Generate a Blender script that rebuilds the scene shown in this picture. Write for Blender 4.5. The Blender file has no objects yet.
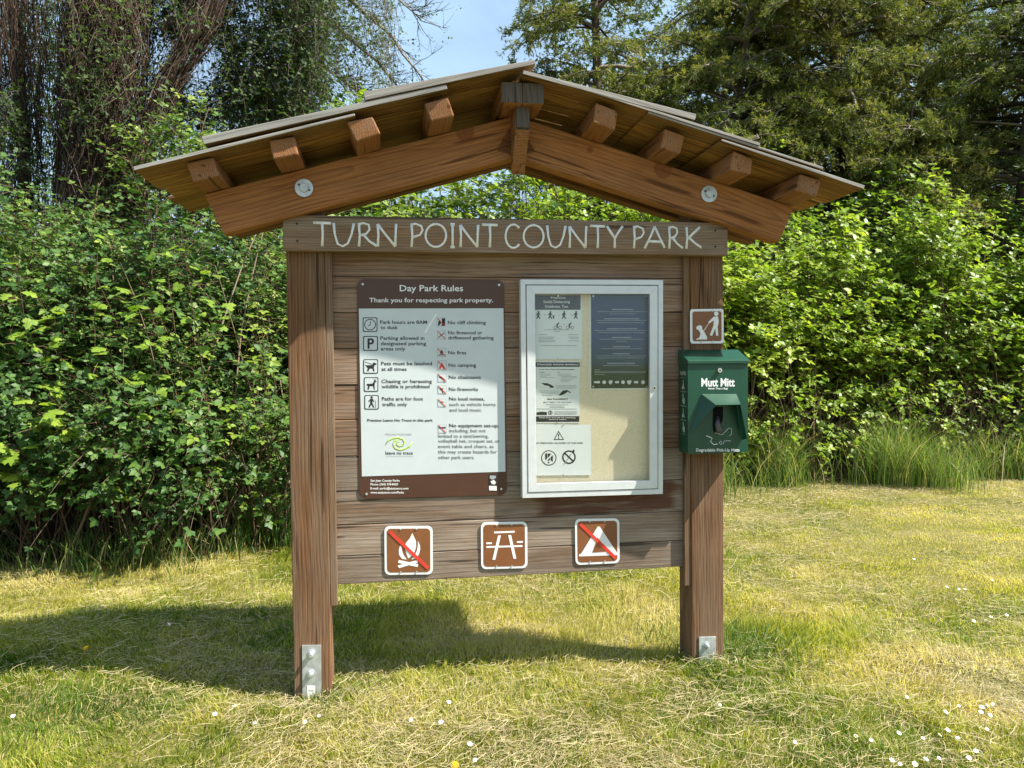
import bpy, math
import numpy as np
from mathutils import Matrix, Vector

# ------------------------------------------------------------------ camera, sky, sun, exposure
S = bpy.context.scene
COL = S.collection
F_PX, PITCH, ROLL = 770.0, .029, -.010
CAM_H, YAW, KX, KY, KW = 1.3886, .1515, -.9185, 3.1638, 1.887
PI = math.pi

cam_d = bpy.data.cameras.new("camera"); cam = bpy.data.objects.new("camera", cam_d); COL.objects.link(cam)
_R0 = Vector((1, 0, 0)); _F = Vector((0, math.cos(PITCH), -math.sin(PITCH))); _U0 = Vector((0, math.sin(PITCH), math.cos(PITCH)))
_cr, _sr = math.cos(ROLL), math.sin(ROLL)
_R = _R0*_cr + _U0*_sr; _U = _U0*_cr - _R0*_sr
cam.matrix_world = Matrix(((_R.x, _U.x, -_F.x, 0), (_R.y, _U.y, -_F.y, 0), (_R.z, _U.z, -_F.z, CAM_H), (0, 0, 0, 1)))
cam_d.sensor_width = 36; cam_d.lens = F_PX/1024*36; cam_d.clip_end = 800; cam_d.clip_start = .05
S.camera = cam

SUN_L = (1.0, -.42, 1.33)            # towards the sun, in the kiosk's own frame
sx = SUN_L[0]*math.cos(YAW) - SUN_L[1]*math.sin(YAW); sy = SUN_L[0]*math.sin(YAW) + SUN_L[1]*math.cos(YAW); sz = SUN_L[2]
SUN = Vector((sx, sy, sz)).normalized()
sun_d = bpy.data.lights.new("sun", 'SUN'); sun_d.energy = 5.0; sun_d.angle = math.radians(.5); sun_d.color = (1, .95, .86)
sun_o = bpy.data.objects.new("sun", sun_d); COL.objects.link(sun_o)
sun_o.rotation_euler = SUN.to_track_quat('Z', 'Y').to_euler(); sun_o.location = (8, -4, 12)
W = bpy.data.worlds.new("World"); S.world = W; W.use_nodes = True
wn, wl = W.node_tree.nodes, W.node_tree.links
wn.clear()
sky = wn.new('ShaderNodeTexSky'); sky.sky_type = 'NISHITA'; sky.sun_disc = False
sky.sun_elevation = math.asin(SUN.z); sky.sun_rotation = math.atan2(SUN.x, SUN.y)
sky.air_density = 1.0; sky.dust_density = 1.6; sky.ozone_density = 1.0
wtc = wn.new('ShaderNodeTexCoord'); wmap = wn.new('ShaderNodeMapping'); wmap.inputs['Scale'].default_value = (1, 1, 2.2)
wno = wn.new('ShaderNodeTexNoise'); wno.inputs['Scale'].default_value = 2.1; wno.inputs['Detail'].default_value = 7; wno.inputs['Roughness'].default_value = .58
wr = wn.new('ShaderNodeValToRGB'); wr.color_ramp.elements[0].position = .36; wr.color_ramp.elements[1].position = .74
wr.color_ramp.elements[0].color = (.3, .3, .3, 1); wr.color_ramp.elements[1].color = (.9, .9, .9, 1)
wmx = wn.new('ShaderNodeMix'); wmx.data_type = 'RGBA'
wmx.inputs['B'].default_value = (3.6, 5.2, 6.6, 1)
wbg = wn.new('ShaderNodeBackground'); wbg.inputs['Strength'].default_value = .085
wo = wn.new('ShaderNodeOutputWorld')
wl.new(wtc.outputs['Generated'], wmap.inputs['Vector']); wl.new(wmap.outputs['Vector'], wno.inputs['Vector'])
wl.new(wno.outputs['Fac'], wr.inputs['Fac']); wl.new(wr.outputs['Color'], wmx.inputs['Factor'])
wl.new(sky.outputs['Color'], wmx.inputs['A']); wl.new(wmx.outputs['Result'], wbg.inputs['Color']); wl.new(wbg.outputs['Background'], wo.inputs['Surface'])
S.view_settings.view_transform = 'Standard'; S.view_settings.look = 'None'; S.view_settings.gamma = 1
S.view_settings.use_curve_mapping = False; S.view_settings.exposure = 1.27
S.render.engine = 'CYCLES'
S.cycles.max_bounces = 6; S.cycles.diffuse_bounces = 3; S.cycles.glossy_bounces = 2; S.cycles.transmission_bounces = 4; S.cycles.transparent_max_bounces = 6
S.cycles.use_denoising = True; S.cycles.sample_clamp_indirect = 6

# ------------------------------------------------------------------ measuring helpers
def ray(px, py):
    dx, dy = px-512, py-384
    cr, sr = math.cos(-ROLL), math.sin(-ROLL)
    dx, dy = cr*dx-sr*dy, sr*dx+cr*dy
    d = (dx/F_PX, 1, -dy/F_PX)
    c, s = math.cos(PITCH), math.sin(PITCH)
    return np.array([d[0], d[1]*c+d[2]*s, -d[1]*s+d[2]*c])
_c, _s = math.cos(YAW), math.sin(YAW)
def K(px, py, ly):
    """photo measurement -> (x, z) on the kiosk-frame plane y = ly"""
    r = ray(px, py)
    lo = (-_c*KX-_s*KY, _s*KX-_c*KY); lr = (_c*r[0]+_s*r[1], -_s*r[0]+_c*r[1])
    t = (ly-lo[1])/lr[1]
    return np.array([lo[0]+t*lr[0], CAM_H+t*r[2]])
def wp(px, py, Y):
    r = ray(px, py); t = Y/r[1]
    return np.array([r[0]*t, Y, CAM_H+r[2]*t])
def gp(px, py, z=0.0):
    r = ray(px, py); t = (z-CAM_H)/r[2]
    return np.array([r[0]*t, r[1]*t, z])
def kw(x, y, z=0.0):
    return np.array([KX+x*_c-y*_s, KY+x*_s+y*_c, z])

# ------------------------------------------------------------------ material helpers
def new_mat(name):
    m = bpy.data.materials.new(name); m.use_nodes = True
    nt = m.node_tree; nt.nodes.clear()
    out = nt.nodes.new('ShaderNodeOutputMaterial'); b = nt.nodes.new('ShaderNodeBsdfPrincipled')
    nt.links.new(b.outputs['BSDF'], out.inputs['Surface'])
    return m, nt.nodes, nt.links, b, out
def ramp(nodes, stops):
    r = nodes.new('ShaderNodeValToRGB'); e = r.color_ramp.elements
    while len(e) < len(stops): e.new(.5)
    for k, (p, c) in enumerate(stops):
        e[k].position = p; e[k].color = (*c, 1)
    return r
def math_n(nodes, links, op, a, b=None):
    n = nodes.new('ShaderNodeMath'); n.operation = op
    for i, v in enumerate((a, b)):
        if v is None: continue
        if isinstance(v, (int, float)): n.inputs[i].default_value = v
        else: links.new(v, n.inputs[i])
    return n.outputs[0]
def paint(name, col, rough=.5, spec=.4, metal=0.0, var=.12, nscale=30, bump=0.0, dirt=None):
    m, n, l, b, out = new_mat(name)
    tc = n.new('ShaderNodeTexCoord'); no = n.new('ShaderNodeTexNoise'); no.inputs['Scale'].default_value = nscale; no.inputs['Detail'].default_value = 5
    l.new(tc.outputs['Object'], no.inputs['Vector'])
    c0 = tuple(max(0, v*(1-var)) for v in col); c1 = tuple(min(1, v*(1+var)) for v in col)
    r = ramp(n, [(.3, c0), (.7, c1)]); l.new(no.outputs['Fac'], r.inputs['Fac'])
    src = r.outputs['Color']
    if dirt:
        n2 = n.new('ShaderNodeTexNoise'); n2.inputs['Scale'].default_value = dirt[1]; n2.inputs['Detail'].default_value = 8; n2.inputs['Roughness'].default_value = .7
        l.new(tc.outputs['Object'], n2.inputs['Vector'])
        r2 = ramp(n, [(dirt[2], (0, 0, 0)), (dirt[2]+.12, (1, 1, 1))]); l.new(n2.outputs['Fac'], r2.inputs['Fac'])
        mx = n.new('ShaderNodeMix'); mx.data_type = 'RGBA'; mx.inputs['B'].default_value = (*dirt[0], 1)
        l.new(math_n(n, l, 'MULTIPLY', r2.outputs['Color'], dirt[3]), mx.inputs['Factor']); l.new(src, mx.inputs['A']); src = mx.outputs['Result']
    l.new(src, b.inputs['Base Color'])
    b.inputs['Roughness'].default_value = rough; b.inputs['Specular IOR Level'].default_value = spec; b.inputs['Metallic'].default_value = metal
    if bump:
        bm = n.new('ShaderNodeBump'); bm.inputs['Strength'].default_value = bump; bm.inputs['Distance'].default_value = .002
        l.new(no.outputs['Fac'], bm.inputs['Height']); l.new(bm.outputs['Normal'], b.inputs['Normal'])
    return m
def wood(name, dark, light, grey, greyamt, axis='X', freq=110, knots=(), fibre=1.0, isl=True, greypos=.5, pith=(.09, .05), wobble=.1, tv=.45, crack=.7, stain=None):
    """sawn timber: growth rings round a wandering pith, fibres along the grain, grey weathering in patches"""
    m, n, l, b, out = new_mat(name)
    tc = n.new('ShaderNodeTexCoord'); sp = n.new('ShaderNodeSeparateXYZ'); l.new(tc.outputs['Object'], sp.inputs[0])
    o = {'X': ('X', 'Y', 'Z'), 'Z': ('Z', 'X', 'Y'), 'Y': ('Y', 'X', 'Z')}[axis]
    g, a, c = (sp.outputs[k] for k in o)
    if isl:
        ge = n.new('ShaderNodeNewGeometry'); rnd = ge.outputs['Random Per Island']
        g = math_n(n, l, 'ADD', g, math_n(n, l, 'MULTIPLY', rnd, 37.0))
        c = math_n(n, l, 'ADD', c, math_n(n, l, 'MULTIPLY', math_n(n, l, 'SUBTRACT', rnd, .5), .3))
    def comb(x, y, z):
        q = n.new('ShaderNodeCombineXYZ')
        for i, v in enumerate((x, y, z)):
            if isinstance(v, (int, float)): q.inputs[i].default_value = v
            else: l.new(v, q.inputs[i])
        return q.outputs[0]
    wob = n.new('ShaderNodeTexNoise'); wob.inputs['Scale'].default_value = 1.0; wob.inputs['Detail'].default_value = 3
    l.new(comb(math_n(n, l, 'MULTIPLY', g, .9), math_n(n, l, 'MULTIPLY', a, 4), math_n(n, l, 'MULTIPLY', c, 4)), wob.inputs['Vector'])
    w0 = math_n(n, l, 'MULTIPLY', math_n(n, l, 'SUBTRACT', wob.outputs['Fac'], .5), wobble)
    a2 = math_n(n, l, 'ADD', math_n(n, l, 'ADD', a, pith[0]), w0); c2 = math_n(n, l, 'ADD', math_n(n, l, 'ADD', c, pith[1]), w0)
    rr = math_n(n, l, 'SQRT', math_n(n, l, 'ADD', math_n(n, l, 'MULTIPLY', a2, a2), math_n(n, l, 'MULTIPLY', c2, c2)))
    fr = math_n(n, l, 'FRACT', math_n(n, l, 'MULTIPLY', rr, freq))
    ring = ramp(n, [(0, (.1, .1, .1)), (.5, (.3, .3, .3)), (.86, (.8, .8, .8)), (1, (.1, .1, .1))]); l.new(fr, ring.inputs['Fac'])
    fb = n.new('ShaderNodeTexNoise'); fb.inputs['Scale'].default_value = 1; fb.inputs['Detail'].default_value = 4; fb.inputs['Roughness'].default_value = .65
    l.new(comb(math_n(n, l, 'MULTIPLY', g, 5), math_n(n, l, 'MULTIPLY', a, 230), math_n(n, l, 'MULTIPLY', c, 230)), fb.inputs['Vector'])
    val = math_n(n, l, 'ADD', math_n(n, l, 'MULTIPLY', ring.outputs['Color'], .3), math_n(n, l, 'MULTIPLY', fb.outputs['Fac'], .95*fibre))
    r1 = ramp(n, [(.25, light), (.5, tuple(.55*x+.45*y for x, y in zip(light, dark))), (.85, dark)]); l.new(val, r1.inputs['Fac'])
    pn = n.new('ShaderNodeTexNoise'); pn.inputs['Scale'].default_value = 1; pn.inputs['Detail'].default_value = 6; pn.inputs['Roughness'].default_value = .62
    l.new(comb(math_n(n, l, 'MULTIPLY', g, 1.7), math_n(n, l, 'MULTIPLY', a, 11), math_n(n, l, 'MULTIPLY', c, 11)), pn.inputs['Vector'])
    gr = ramp(n, [(greypos-.16, (0, 0, 0)), (greypos+.16, (1, 1, 1))]); l.new(pn.outputs['Fac'], gr.inputs['Fac'])
    g1 = ramp(n, [(.2, tuple(v*1.25 for v in grey)), (.9, tuple(v*.5 for v in grey))]); l.new(val, g1.inputs['Fac'])
    mx = n.new('ShaderNodeMix'); mx.data_type = 'RGBA'
    l.new(math_n(n, l, 'MULTIPLY', gr.outputs['Color'], greyamt), mx.inputs['Factor']); l.new(r1.outputs['Color'], mx.inputs['A']); l.new(g1.outputs['Color'], mx.inputs['B'])
    src = mx.outputs['Result']
    cn = n.new('ShaderNodeTexNoise'); cn.inputs['Scale'].default_value = 1; cn.inputs['Detail'].default_value = 2; cn.inputs['Roughness'].default_value = .4
    l.new(comb(math_n(n, l, 'MULTIPLY', g, 1.7), math_n(n, l, 'MULTIPLY', math_n(n, l, 'ADD', a, math_n(n, l, 'MULTIPLY', w0, .3)), 46), math_n(n, l, 'MULTIPLY', math_n(n, l, 'ADD', c, math_n(n, l, 'MULTIPLY', w0, .3)), 46)), cn.inputs['Vector'])
    crk = ramp(n, [(.655, (0, 0, 0)), (.685, (1, 1, 1))]); l.new(cn.outputs['Fac'], crk.inputs['Fac'])
    mcr = n.new('ShaderNodeMix'); mcr.data_type = 'RGBA'; l.new(math_n(n, l, 'MULTIPLY', crk.outputs['Color'], crack), mcr.inputs['Factor']); l.new(src, mcr.inputs['A']); mcr.inputs['B'].default_value = (*(v*.35 for v in dark), 1); src = mcr.outputs['Result']
    # broad tone drift and, for boards, a tone of their own
    dn = n.new('ShaderNodeTexNoise'); dn.inputs['Scale'].default_value = 3.2; dn.inputs['Detail'].default_value = 3; l.new(tc.outputs['Object'], dn.inputs['Vector'])
    tone = math_n(n, l, 'ADD', math_n(n, l, 'MULTIPLY', dn.outputs['Fac'], .7), .62)
    if isl: tone = math_n(n, l, 'MULTIPLY', tone, math_n(n, l, 'ADD', math_n(n, l, 'MULTIPLY', rnd, tv), 1-tv*.5))
    mm = n.new('ShaderNodeMix'); mm.data_type = 'RGBA'; mm.blend_type = 'MULTIPLY'; mm.inputs['Factor'].default_value = 1
    l.new(src, mm.inputs['A']); l.new(tone, mm.inputs['B']); src = mm.outputs['Result']
    if stain:                     # a run of old dark stain, x0..x1 and z0..z1 of the object
        x0, x1, z0, z1, scol = stain
        sn = n.new('ShaderNodeTexNoise'); sn.inputs['Scale'].default_value = 1; sn.inputs['Detail'].default_value = 5
        l.new(comb(math_n(n, l, 'MULTIPLY', sp.outputs['X'], 5), 0.0, math_n(n, l, 'MULTIPLY', sp.outputs['Z'], 42)), sn.inputs['Vector'])
        fx = math_n(n, l, 'MINIMUM', math_n(n, l, 'MULTIPLY', math_n(n, l, 'SUBTRACT', sp.outputs['X'], x0), 6), math_n(n, l, 'MULTIPLY', math_n(n, l, 'SUBTRACT', x1, sp.outputs['X']), 6))
        fz = math_n(n, l, 'MINIMUM', math_n(n, l, 'MULTIPLY', math_n(n, l, 'SUBTRACT', sp.outputs['Z'], z0), 18), math_n(n, l, 'MULTIPLY', math_n(n, l, 'SUBTRACT', z1, sp.outputs['Z']), 18))
        fm = math_n(n, l, 'ADD', math_n(n, l, 'MINIMUM', math_n(n, l, 'MINIMUM', fx, fz), .5), sn.outputs['Fac'])
        fr2 = ramp(n, [(.62, (0, 0, 0)), (.98, (1, 1, 1))]); l.new(fm, fr2.inputs['Fac'])
        ms_ = n.new('ShaderNodeMix'); ms_.data_type = 'RGBA'; l.new(math_n(n, l, 'MULTIPLY', fr2.outputs['Color'], .85), ms_.inputs['Factor']); l.new(src, ms_.inputs['A']); ms_.inputs['B'].default_value = (*scol, 1); src = ms_.outputs['Result']
    for (kx, ky, kz, kr) in knots:
        vd = n.new('ShaderNodeVectorMath'); vd.operation = 'DISTANCE'; l.new(tc.outputs['Object'], vd.inputs[0]); vd.inputs[1].default_value = (kx, ky, kz)
        dd = math_n(n, l, 'ADD', vd.outputs['Value'], math_n(n, l, 'MULTIPLY', math_n(n, l, 'SUBTRACT', dn.outputs['Fac'], .5), .012))
        kr_ = ramp(n, [(0, (1, 1, 1)), (kr*.55, (.75, .75, .75)), (kr, (.9, .9, .9)), (kr*1.18, (0, 0, 0))]); l.new(dd, kr_.inputs['Fac'])
        mk = n.new('ShaderNodeMix'); mk.data_type = 'RGBA'; l.new(math_n(n, l, 'MULTIPLY', kr_.outputs['Color'], .8), mk.inputs['Factor'])
        l.new(src, mk.inputs['A']); mk.inputs['B'].default_value = (.16, .05, .018, 1); src = mk.outputs['Result']
    l.new(src, b.inputs['Base Color']); b.inputs['Roughness'].default_value = .82; b.inputs['Specular IOR Level'].default_value = .22
    bm = n.new('ShaderNodeBump'); bm.inputs['Strength'].default_value = .5; bm.inputs['Distance'].default_value = .0025; bm.invert = True
    l.new(val, bm.inputs['Height']); l.new(bm.outputs['Normal'], b.inputs['Normal'])
    return m
def leaf_mat(name, stops, trans=.35, rough=.55, spec=.3, tcol=1.35):
    m, n, l, b, out = new_mat(name)
    at = n.new('ShaderNodeAttribute'); at.attribute_name = 'tone'
    r = ramp(n, stops); l.new(at.outputs['Fac'], r.inputs['Fac'])
    l.new(r.outputs['Color'], b.inputs['Base Color']); b.inputs['Roughness'].default_value = rough; b.inputs['Specular IOR Level'].default_value = spec
    if trans > 0:
        t = n.new('ShaderNodeBsdfTranslucent'); mu = n.new('ShaderNodeMix'); mu.data_type = 'RGBA'; mu.blend_type = 'MULTIPLY'; mu.inputs['Factor'].default_value = 1
        mu.inputs['B'].default_value = (tcol*1.05, tcol*1.1, tcol*.55, 1); l.new(r.outputs['Color'], mu.inputs['A']); l.new(mu.outputs['Result'], t.inputs['Color'])
        ms = n.new('ShaderNodeMixShader'); ms.inputs['Fac'].default_value = trans
        l.new(b.outputs['BSDF'], ms.inputs[1]); l.new(t.outputs['BSDF'], ms.inputs[2]); l.new(ms.outputs['Shader'], out.inputs['Surface'])
    return m
def bark(name, stops, scale=14, stretch=.18):
    m, n, l, b, out = new_mat(name)
    tc = n.new('ShaderNodeTexCoord'); mp = n.new('ShaderNodeMapping'); mp.inputs['Scale'].default_value = (1, 1, stretch)
    no = n.new('ShaderNodeTexNoise'); no.inputs['Scale'].default_value = scale; no.inputs['Detail'].default_value = 8; no.inputs['Roughness'].default_value = .7
    l.new(tc.outputs['Object'], mp.inputs['Vector']); l.new(mp.outputs['Vector'], no.inputs['Vector'])
    r = ramp(n, stops); l.new(no.outputs['Fac'], r.inputs['Fac']); l.new(r.outputs['Color'], b.inputs['Base Color'])
    b.inputs['Roughness'].default_value = .9; b.inputs['Specular IOR Level'].default_value = .1
    bm = n.new('ShaderNodeBump'); bm.inputs['Strength'].default_value = .8; bm.inputs['Distance'].default_value = .03; l.new(no.outputs['Fac'], bm.inputs['Height']); l.new(bm.outputs['Normal'], b.inputs['Normal'])
    return m

# ------------------------------------------------------------------ object helpers
def tag(o, label=None, cat=None, group=None, kind=None):
    if label: o['label'] = label
    if cat: o['category'] = cat
    if group: o['group'] = group
    if kind: o['kind'] = kind
    return o
def empty(name, loc, label, cat, group=None, rz=0.0):
    o = bpy.data.objects.new(name, None); COL.objects.link(o); o.location = loc; o.rotation_euler = (0, 0, rz); o.empty_display_size = .1
    return tag(o, label, cat, group)
def kthing(name, x, y, z, label, cat, group=None):
    """a thing whose parts are given in the kiosk frame; its own origin is at (x, y, z) of that frame"""
    o = empty(name, kw(x, y, z), label, cat, group, YAW); o['off'] = (x, y, z)
    return o
_fonts = {}
class MB:
    def __init__(s): s.v = []; s.f = []; s.m = []
    def add(s, vs, fs, mi=0):
        b = len(s.v); s.v += [tuple(map(float, q)) for q in vs]; s.f += [tuple(b+i for i in f) for f in fs]; s.m += [mi]*len(fs); return s
    def hexa(s, p, mi=0):       # 8 points: bottom ring 0-3, top ring 4-7
        return s.add(p, [(3, 2, 1, 0), (4, 5, 6, 7), (0, 1, 5, 4), (1, 2, 6, 5), (2, 3, 7, 6), (3, 0, 4, 7)], mi)
    def box(s, x0, x1, y0, y1, z0, z1, mi=0):
        return s.hexa([(x0, y0, z0), (x1, y0, z0), (x1, y1, z0), (x0, y1, z0), (x0, y0, z1), (x1, y0, z1), (x1, y1, z1), (x0, y1, z1)], mi)
    def prism(s, poly, y0, y1, mi=0, side=None):      # outline in x, z; front face at y0
        n = len(poly); vs = [(p[0], y0, p[1]) for p in poly]+[(p[0], y1, p[1]) for p in poly]
        ar = sum(poly[i][0]*poly[(i+1) % n][1]-poly[(i+1) % n][0]*poly[i][1] for i in range(n))
        fr = list(range(n)); 
        if ar < 0: fr = fr[::-1]
        s.add(vs, [tuple(fr), tuple(i+n for i in fr[::-1])], mi)
        b = len(s.v)-2*n
        for i in range(n):
            a, c = fr[i], fr[(i+1) % n]
            s.f.append((b+c, b+a, b+a+n, b+c+n)); s.m.append(mi if side is None else side)
        return s
    def sheet(s, poly, y, mi=0):
        n = len(poly); ar = sum(poly[i][0]*poly[(i+1) % n][1]-poly[(i+1) % n][0]*poly[i][1] for i in range(n))
        fr = list(range(n))
        if ar < 0: fr = fr[::-1]
        return s.add([(p[0], y, p[1]) for p in poly], [tuple(fr)], mi)
    def tube(s, pts, r, sides=8, mi=0, flat=1.0, cap=True):
        pts = [np.array(p, float) for p in pts]; n = len(pts); rs = [r]*n if isinstance(r, (int, float)) else list(r)
        vs = []; fs = []
        for i, p in enumerate(pts):
            t = pts[min(i+1, n-1)]-pts[max(i-1, 0)]; t = t/(np.linalg.norm(t)+1e-12)
            up = np.array([0, 1.0, 0]) if abs(t[1]) < .9 else np.array([1.0, 0, 0])
            a = np.cross(t, up); a /= np.linalg.norm(a)+1e-12; bb = np.cross(a, t)
            for k in range(sides):
                an = 2*PI*k/sides; vs.append(p+a*math.cos(an)*rs[i]+bb*math.sin(an)*rs[i]*flat)
        for i in range(n-1):
            for k in range(sides):
                k2 = (k+1) % sides; fs.append((i*sides+k, i*sides+k2, (i+1)*sides+k2, (i+1)*sides+k))
        if cap: fs += [tuple(range(sides))[::-1], tuple((n-1)*sides+k for k in range(sides))]
        return s.add(vs, fs, mi)
    def cyl_y(s, x, z, y0, y1, r, sides=20, mi=0, r2=None):
        r2 = r if r2 is None else r2
        vs = [(x+r*math.cos(2*PI*k/sides), y0, z+r*math.sin(2*PI*k/sides)) for k in range(sides)]+[(x+r2*math.cos(2*PI*k/sides), y1, z+r2*math.sin(2*PI*k/sides)) for k in range(sides)]
        fs = [tuple(range(sides)), tuple(range(sides, 2*sides))[::-1]]+[((k+1) % sides, k, k+sides, (k+1) % sides+sides) for k in range(sides)]
        return s.add(vs, fs, mi)
    def build(s, name, mats, parent=None, off=None, bevel=0.0, smooth=False, label=None):
        if off is None and parent is not None:
            q = parent
            while q is not None and 'off' not in q: q = q.parent
            off = tuple(q['off']) if q is not None else (0, 0, 0)
        off = off or (0, 0, 0)
        me = bpy.data.meshes.new(name); me.from_pydata([(a-off[0], b-off[1], c-off[2]) for a, b, c in s.v], [], s.f)
        for m in (mats if isinstance(mats, (list, tuple)) else [mats]): me.materials.append(m)
        me.polygons.foreach_set('material_index', s.m)
        if smooth: me.polygons.foreach_set('use_smooth', [True]*len(s.f))
        me.update()
        o = bpy.data.objects.new(name, me); COL.objects.link(o)
        if parent: o.parent = parent
        if label: o['label'] = label
        if bevel:
            bv = o.modifiers.new('bevel', 'BEVEL'); bv.width = bevel; bv.segments = 2; bv.limit_method = 'ANGLE'; bv.angle_limit = math.radians(50)
        return o
def text_geo(body, bold=0.0):
    key = (body, bold)
    if key in _fonts: return _fonts[key]
    cu = bpy.data.curves.new('t', 'FONT'); cu.body = body; cu.resolution_u = 2; cu.offset = bold; cu.size = 1.0
    o = bpy.data.objects.new('t', cu); COL.objects.link(o)
    dg = bpy.context.evaluated_depsgraph_get(); dg.update()
    me = o.evaluated_get(dg).to_mesh()
    v = np.array([q.co[:2] for q in me.vertices]); f = [tuple(p.vertices) for p in me.polygons]
    o.evaluated_get(dg).to_mesh_clear(); bpy.data.objects.remove(o); bpy.data.curves.remove(cu)
    _fonts[key] = (v, f); return v, f
def put_text(mb, body, px0, px1, py0, cap, ly, mi=0, bold=.018, py1=None):
    """lettering on the kiosk-frame plane y = ly: from photo x px0 to px1, baseline py0..py1, capital height cap px"""
    v, f = text_geo(body, bold)
    p0 = K(px0, py0, ly); p1 = K(px1, py0 if py1 is None else py1, ly)
    d = p1-p0; sc = np.linalg.norm(K(px0, py0-cap, ly)-p0)/.71
    x0, x1 = v[:, 0].min(), v[:, 0].max()
    u = (v[:, 0]-x0)/(x1-x0)
    mb.add([(p0[0]+d[0]*a, ly, p0[1]+d[1]*a+b*sc) for a, b in zip(u, v[:, 1])], f, mi)
def PL(pts, ly, fx=lambda x, y: (x, y)):
    return [tuple(K(*fx(*p), ly)) for p in pts]
def rrect(c, r, seg=5):
    """rounded quadrilateral from 4 corners (any order round)"""
    c = [np.array(p, float) for p in c]; out = []
    for i in range(4):
        p, a, b = c[i], c[i-1], c[(i+1) % 4]
        ua = (a-p)/np.linalg.norm(a-p); ub = (b-p)/np.linalg.norm(b-p)
        s0 = p+ua*r; s1 = p+ub*r; ctr = p+ua*r+ub*r
        for k in range(seg+1):
            t = k/seg*PI/2
            out.append(tuple(ctr-ub*r*math.cos(t)-ua*r*math.sin(t)))
    return out
def inset(c, d):
    c = [np.array(p, float) for p in c]; out = []
    for i in range(4):
        p, a, b = c[i], c[i-1], c[(i+1) % 4]
        out.append(p+(a-p)/np.linalg.norm(a-p)*d+(b-p)/np.linalg.norm(b-p)*d)
    return out
# ------------------------------------------------------------------ kiosk materials
M_post = wood('post_timber', (.055, .024, .011), (.29, .14, .06), (.27, .2, .135), .45, 'Z', 75, greypos=.5)
M_plank = wood('backboard_timber', (.055, .025, .012), (.32, .17, .085), (.36, .285, .22), .5, 'X', 60, greypos=.47, pith=(.02, .035))
M_plank_low = wood('weathered_backboard_timber', (.06, .035, .022), (.25, .145, .08), (.33, .265, .205), .8, 'X', 60, greypos=.42, pith=(.02, .035), stain=(.06, .78, .70, .86, (.075, .022, .01)))
M_head = wood('header_timber', (.09, .045, .022), (.33, .19, .1), (.27, .215, .165), .8, 'X', 80, isl=False, greypos=.46)
M_batten = wood('batten_timber', (.08, .04, .02), (.3, .17, .085), (.3, .23, .17), .5, 'Z', 90)
def _knot(px, py, s):
    p = K(px, py, -.08); v = Matrix.Rotation(s*math.atan(.285), 4, 'Y').inverted() @ Vector((p[0]-.943, 0, p[1]-2.41)); return (v.x, -.08, v.z)
M_raftL = wood('rafter_timber', (.16, .06, .02), (.46, .2, .07), (.3, .2, .12), .18, 'X', 62, wobble=.17, knots=((*_knot(465, 132, -1), .034),), isl=False, greypos=.55)
M_raftR = wood('rafter_timber_knotted', (.16, .06, .02), (.46, .2, .07), (.3, .2, .12), .18, 'X', 62, wobble=.17, knots=((*_knot(663, 169, 1), .036), (*_knot(590, 150, 1), .012)), isl=False, greypos=.55)
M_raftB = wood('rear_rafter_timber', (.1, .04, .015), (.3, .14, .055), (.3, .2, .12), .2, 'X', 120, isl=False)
M_purl = wood('purlin_timber', (.14, .052, .018), (.44, .2, .075), (.36, .3, .24), .25, 'Y', 120, greypos=.56)
M_shake = wood('roof_board_underside', (.05, .018, .006), (.5, .26, .085), (.3, .22, .085), .4, 'X', 48, greypos=.52, tv=1.0, wobble=.15)
M_shaket = wood('roof_board_weathered_top', (.16, .14, .12), (.34, .31, .28), (.34, .325, .3), .9, 'X', 90, greypos=.4)
M_greyend = wood('weathered_end_grain', (.05, .04, .032), (.13, .105, .085), (.12, .1, .085), .7, 'Z', 150, isl=False)
M_galv = paint('galvanised_steel', (.5, .53, .53), .42, .5, .55, .2, 40, dirt=((.25, .25, .24), 26, .56, .5))
M_white = paint('white_sign_paint', (.72, .72, .7), .45, .4, 0, .03, dirt=((.5, .48, .44), 60, .62, .4))
M_panel = paint('pale_sign_panel', (.52, .565, .57), .3, .5, 0, .03, 12, dirt=((.4, .38, .35), 130, .68, .5))
M_brown = paint('brown_sign_paint', (.07, .028, .016), .4, .45, 0, .08, 14, dirt=((.2, .13, .09), 40, .64, .4))
M_brown2 = paint('brown_sign_film', (.2, .075, .026), .42, .45, 0, .08, 14, dirt=((.36, .22, .14), 45, .63, .5))
M_black = paint('black_print', (.02, .02, .022), .5, .3, 0, .1)
M_grey = paint('grey_print', (.32, .34, .34), .5, .3, 0, .1)
M_red = paint('red_print', (.62, .045, .028), .45, .4, 0, .08)
M_lime = paint('lime_print', (.38, .58, .06), .5, .3, 0, .06)
M_letter = paint('white_routed_letter_paint', (.74, .75, .73), .6, .3, 0, .08, 60, dirt=((.45, .42, .38), 90, .6, .5))
M_alu = paint('pale_aluminium_frame', (.6, .62, .62), .35, .5, .15, .05, 20, dirt=((.4, .4, .37), 30, .62, .35))
M_cork = paint('cork_board', (.76, .65, .46), .85, .1, 0, .16, 260, bump=.5, dirt=((.42, .32, .18), 9, .58, .35))
M_paper = paint('printer_paper', (.76, .78, .76), .6, .3, 0, .03)
M_paper2 = paint('laminated_paper', (.82, .83, .82), .3, .5, 0, .02)
M_dkprint = paint('dark_grey_print', (.06, .06, .06), .4, .4, 0, .3, 60)
M_green = paint('green_powder_coat', (.005, .052, .027), .36, .5, 0, .1, 18, dirt=((.03, .12, .075), 26, .62, .4))
M_dark = paint('dark_hollow', (.006, .008, .007), .8, .1)
M_bag = paint('black_plastic_bag', (.05, .045, .045), .35, .5, 0, .3, 60)
M_chrome = paint('lock_metal', (.7, .68, .6), .25, .5, .8, .1)
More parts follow.
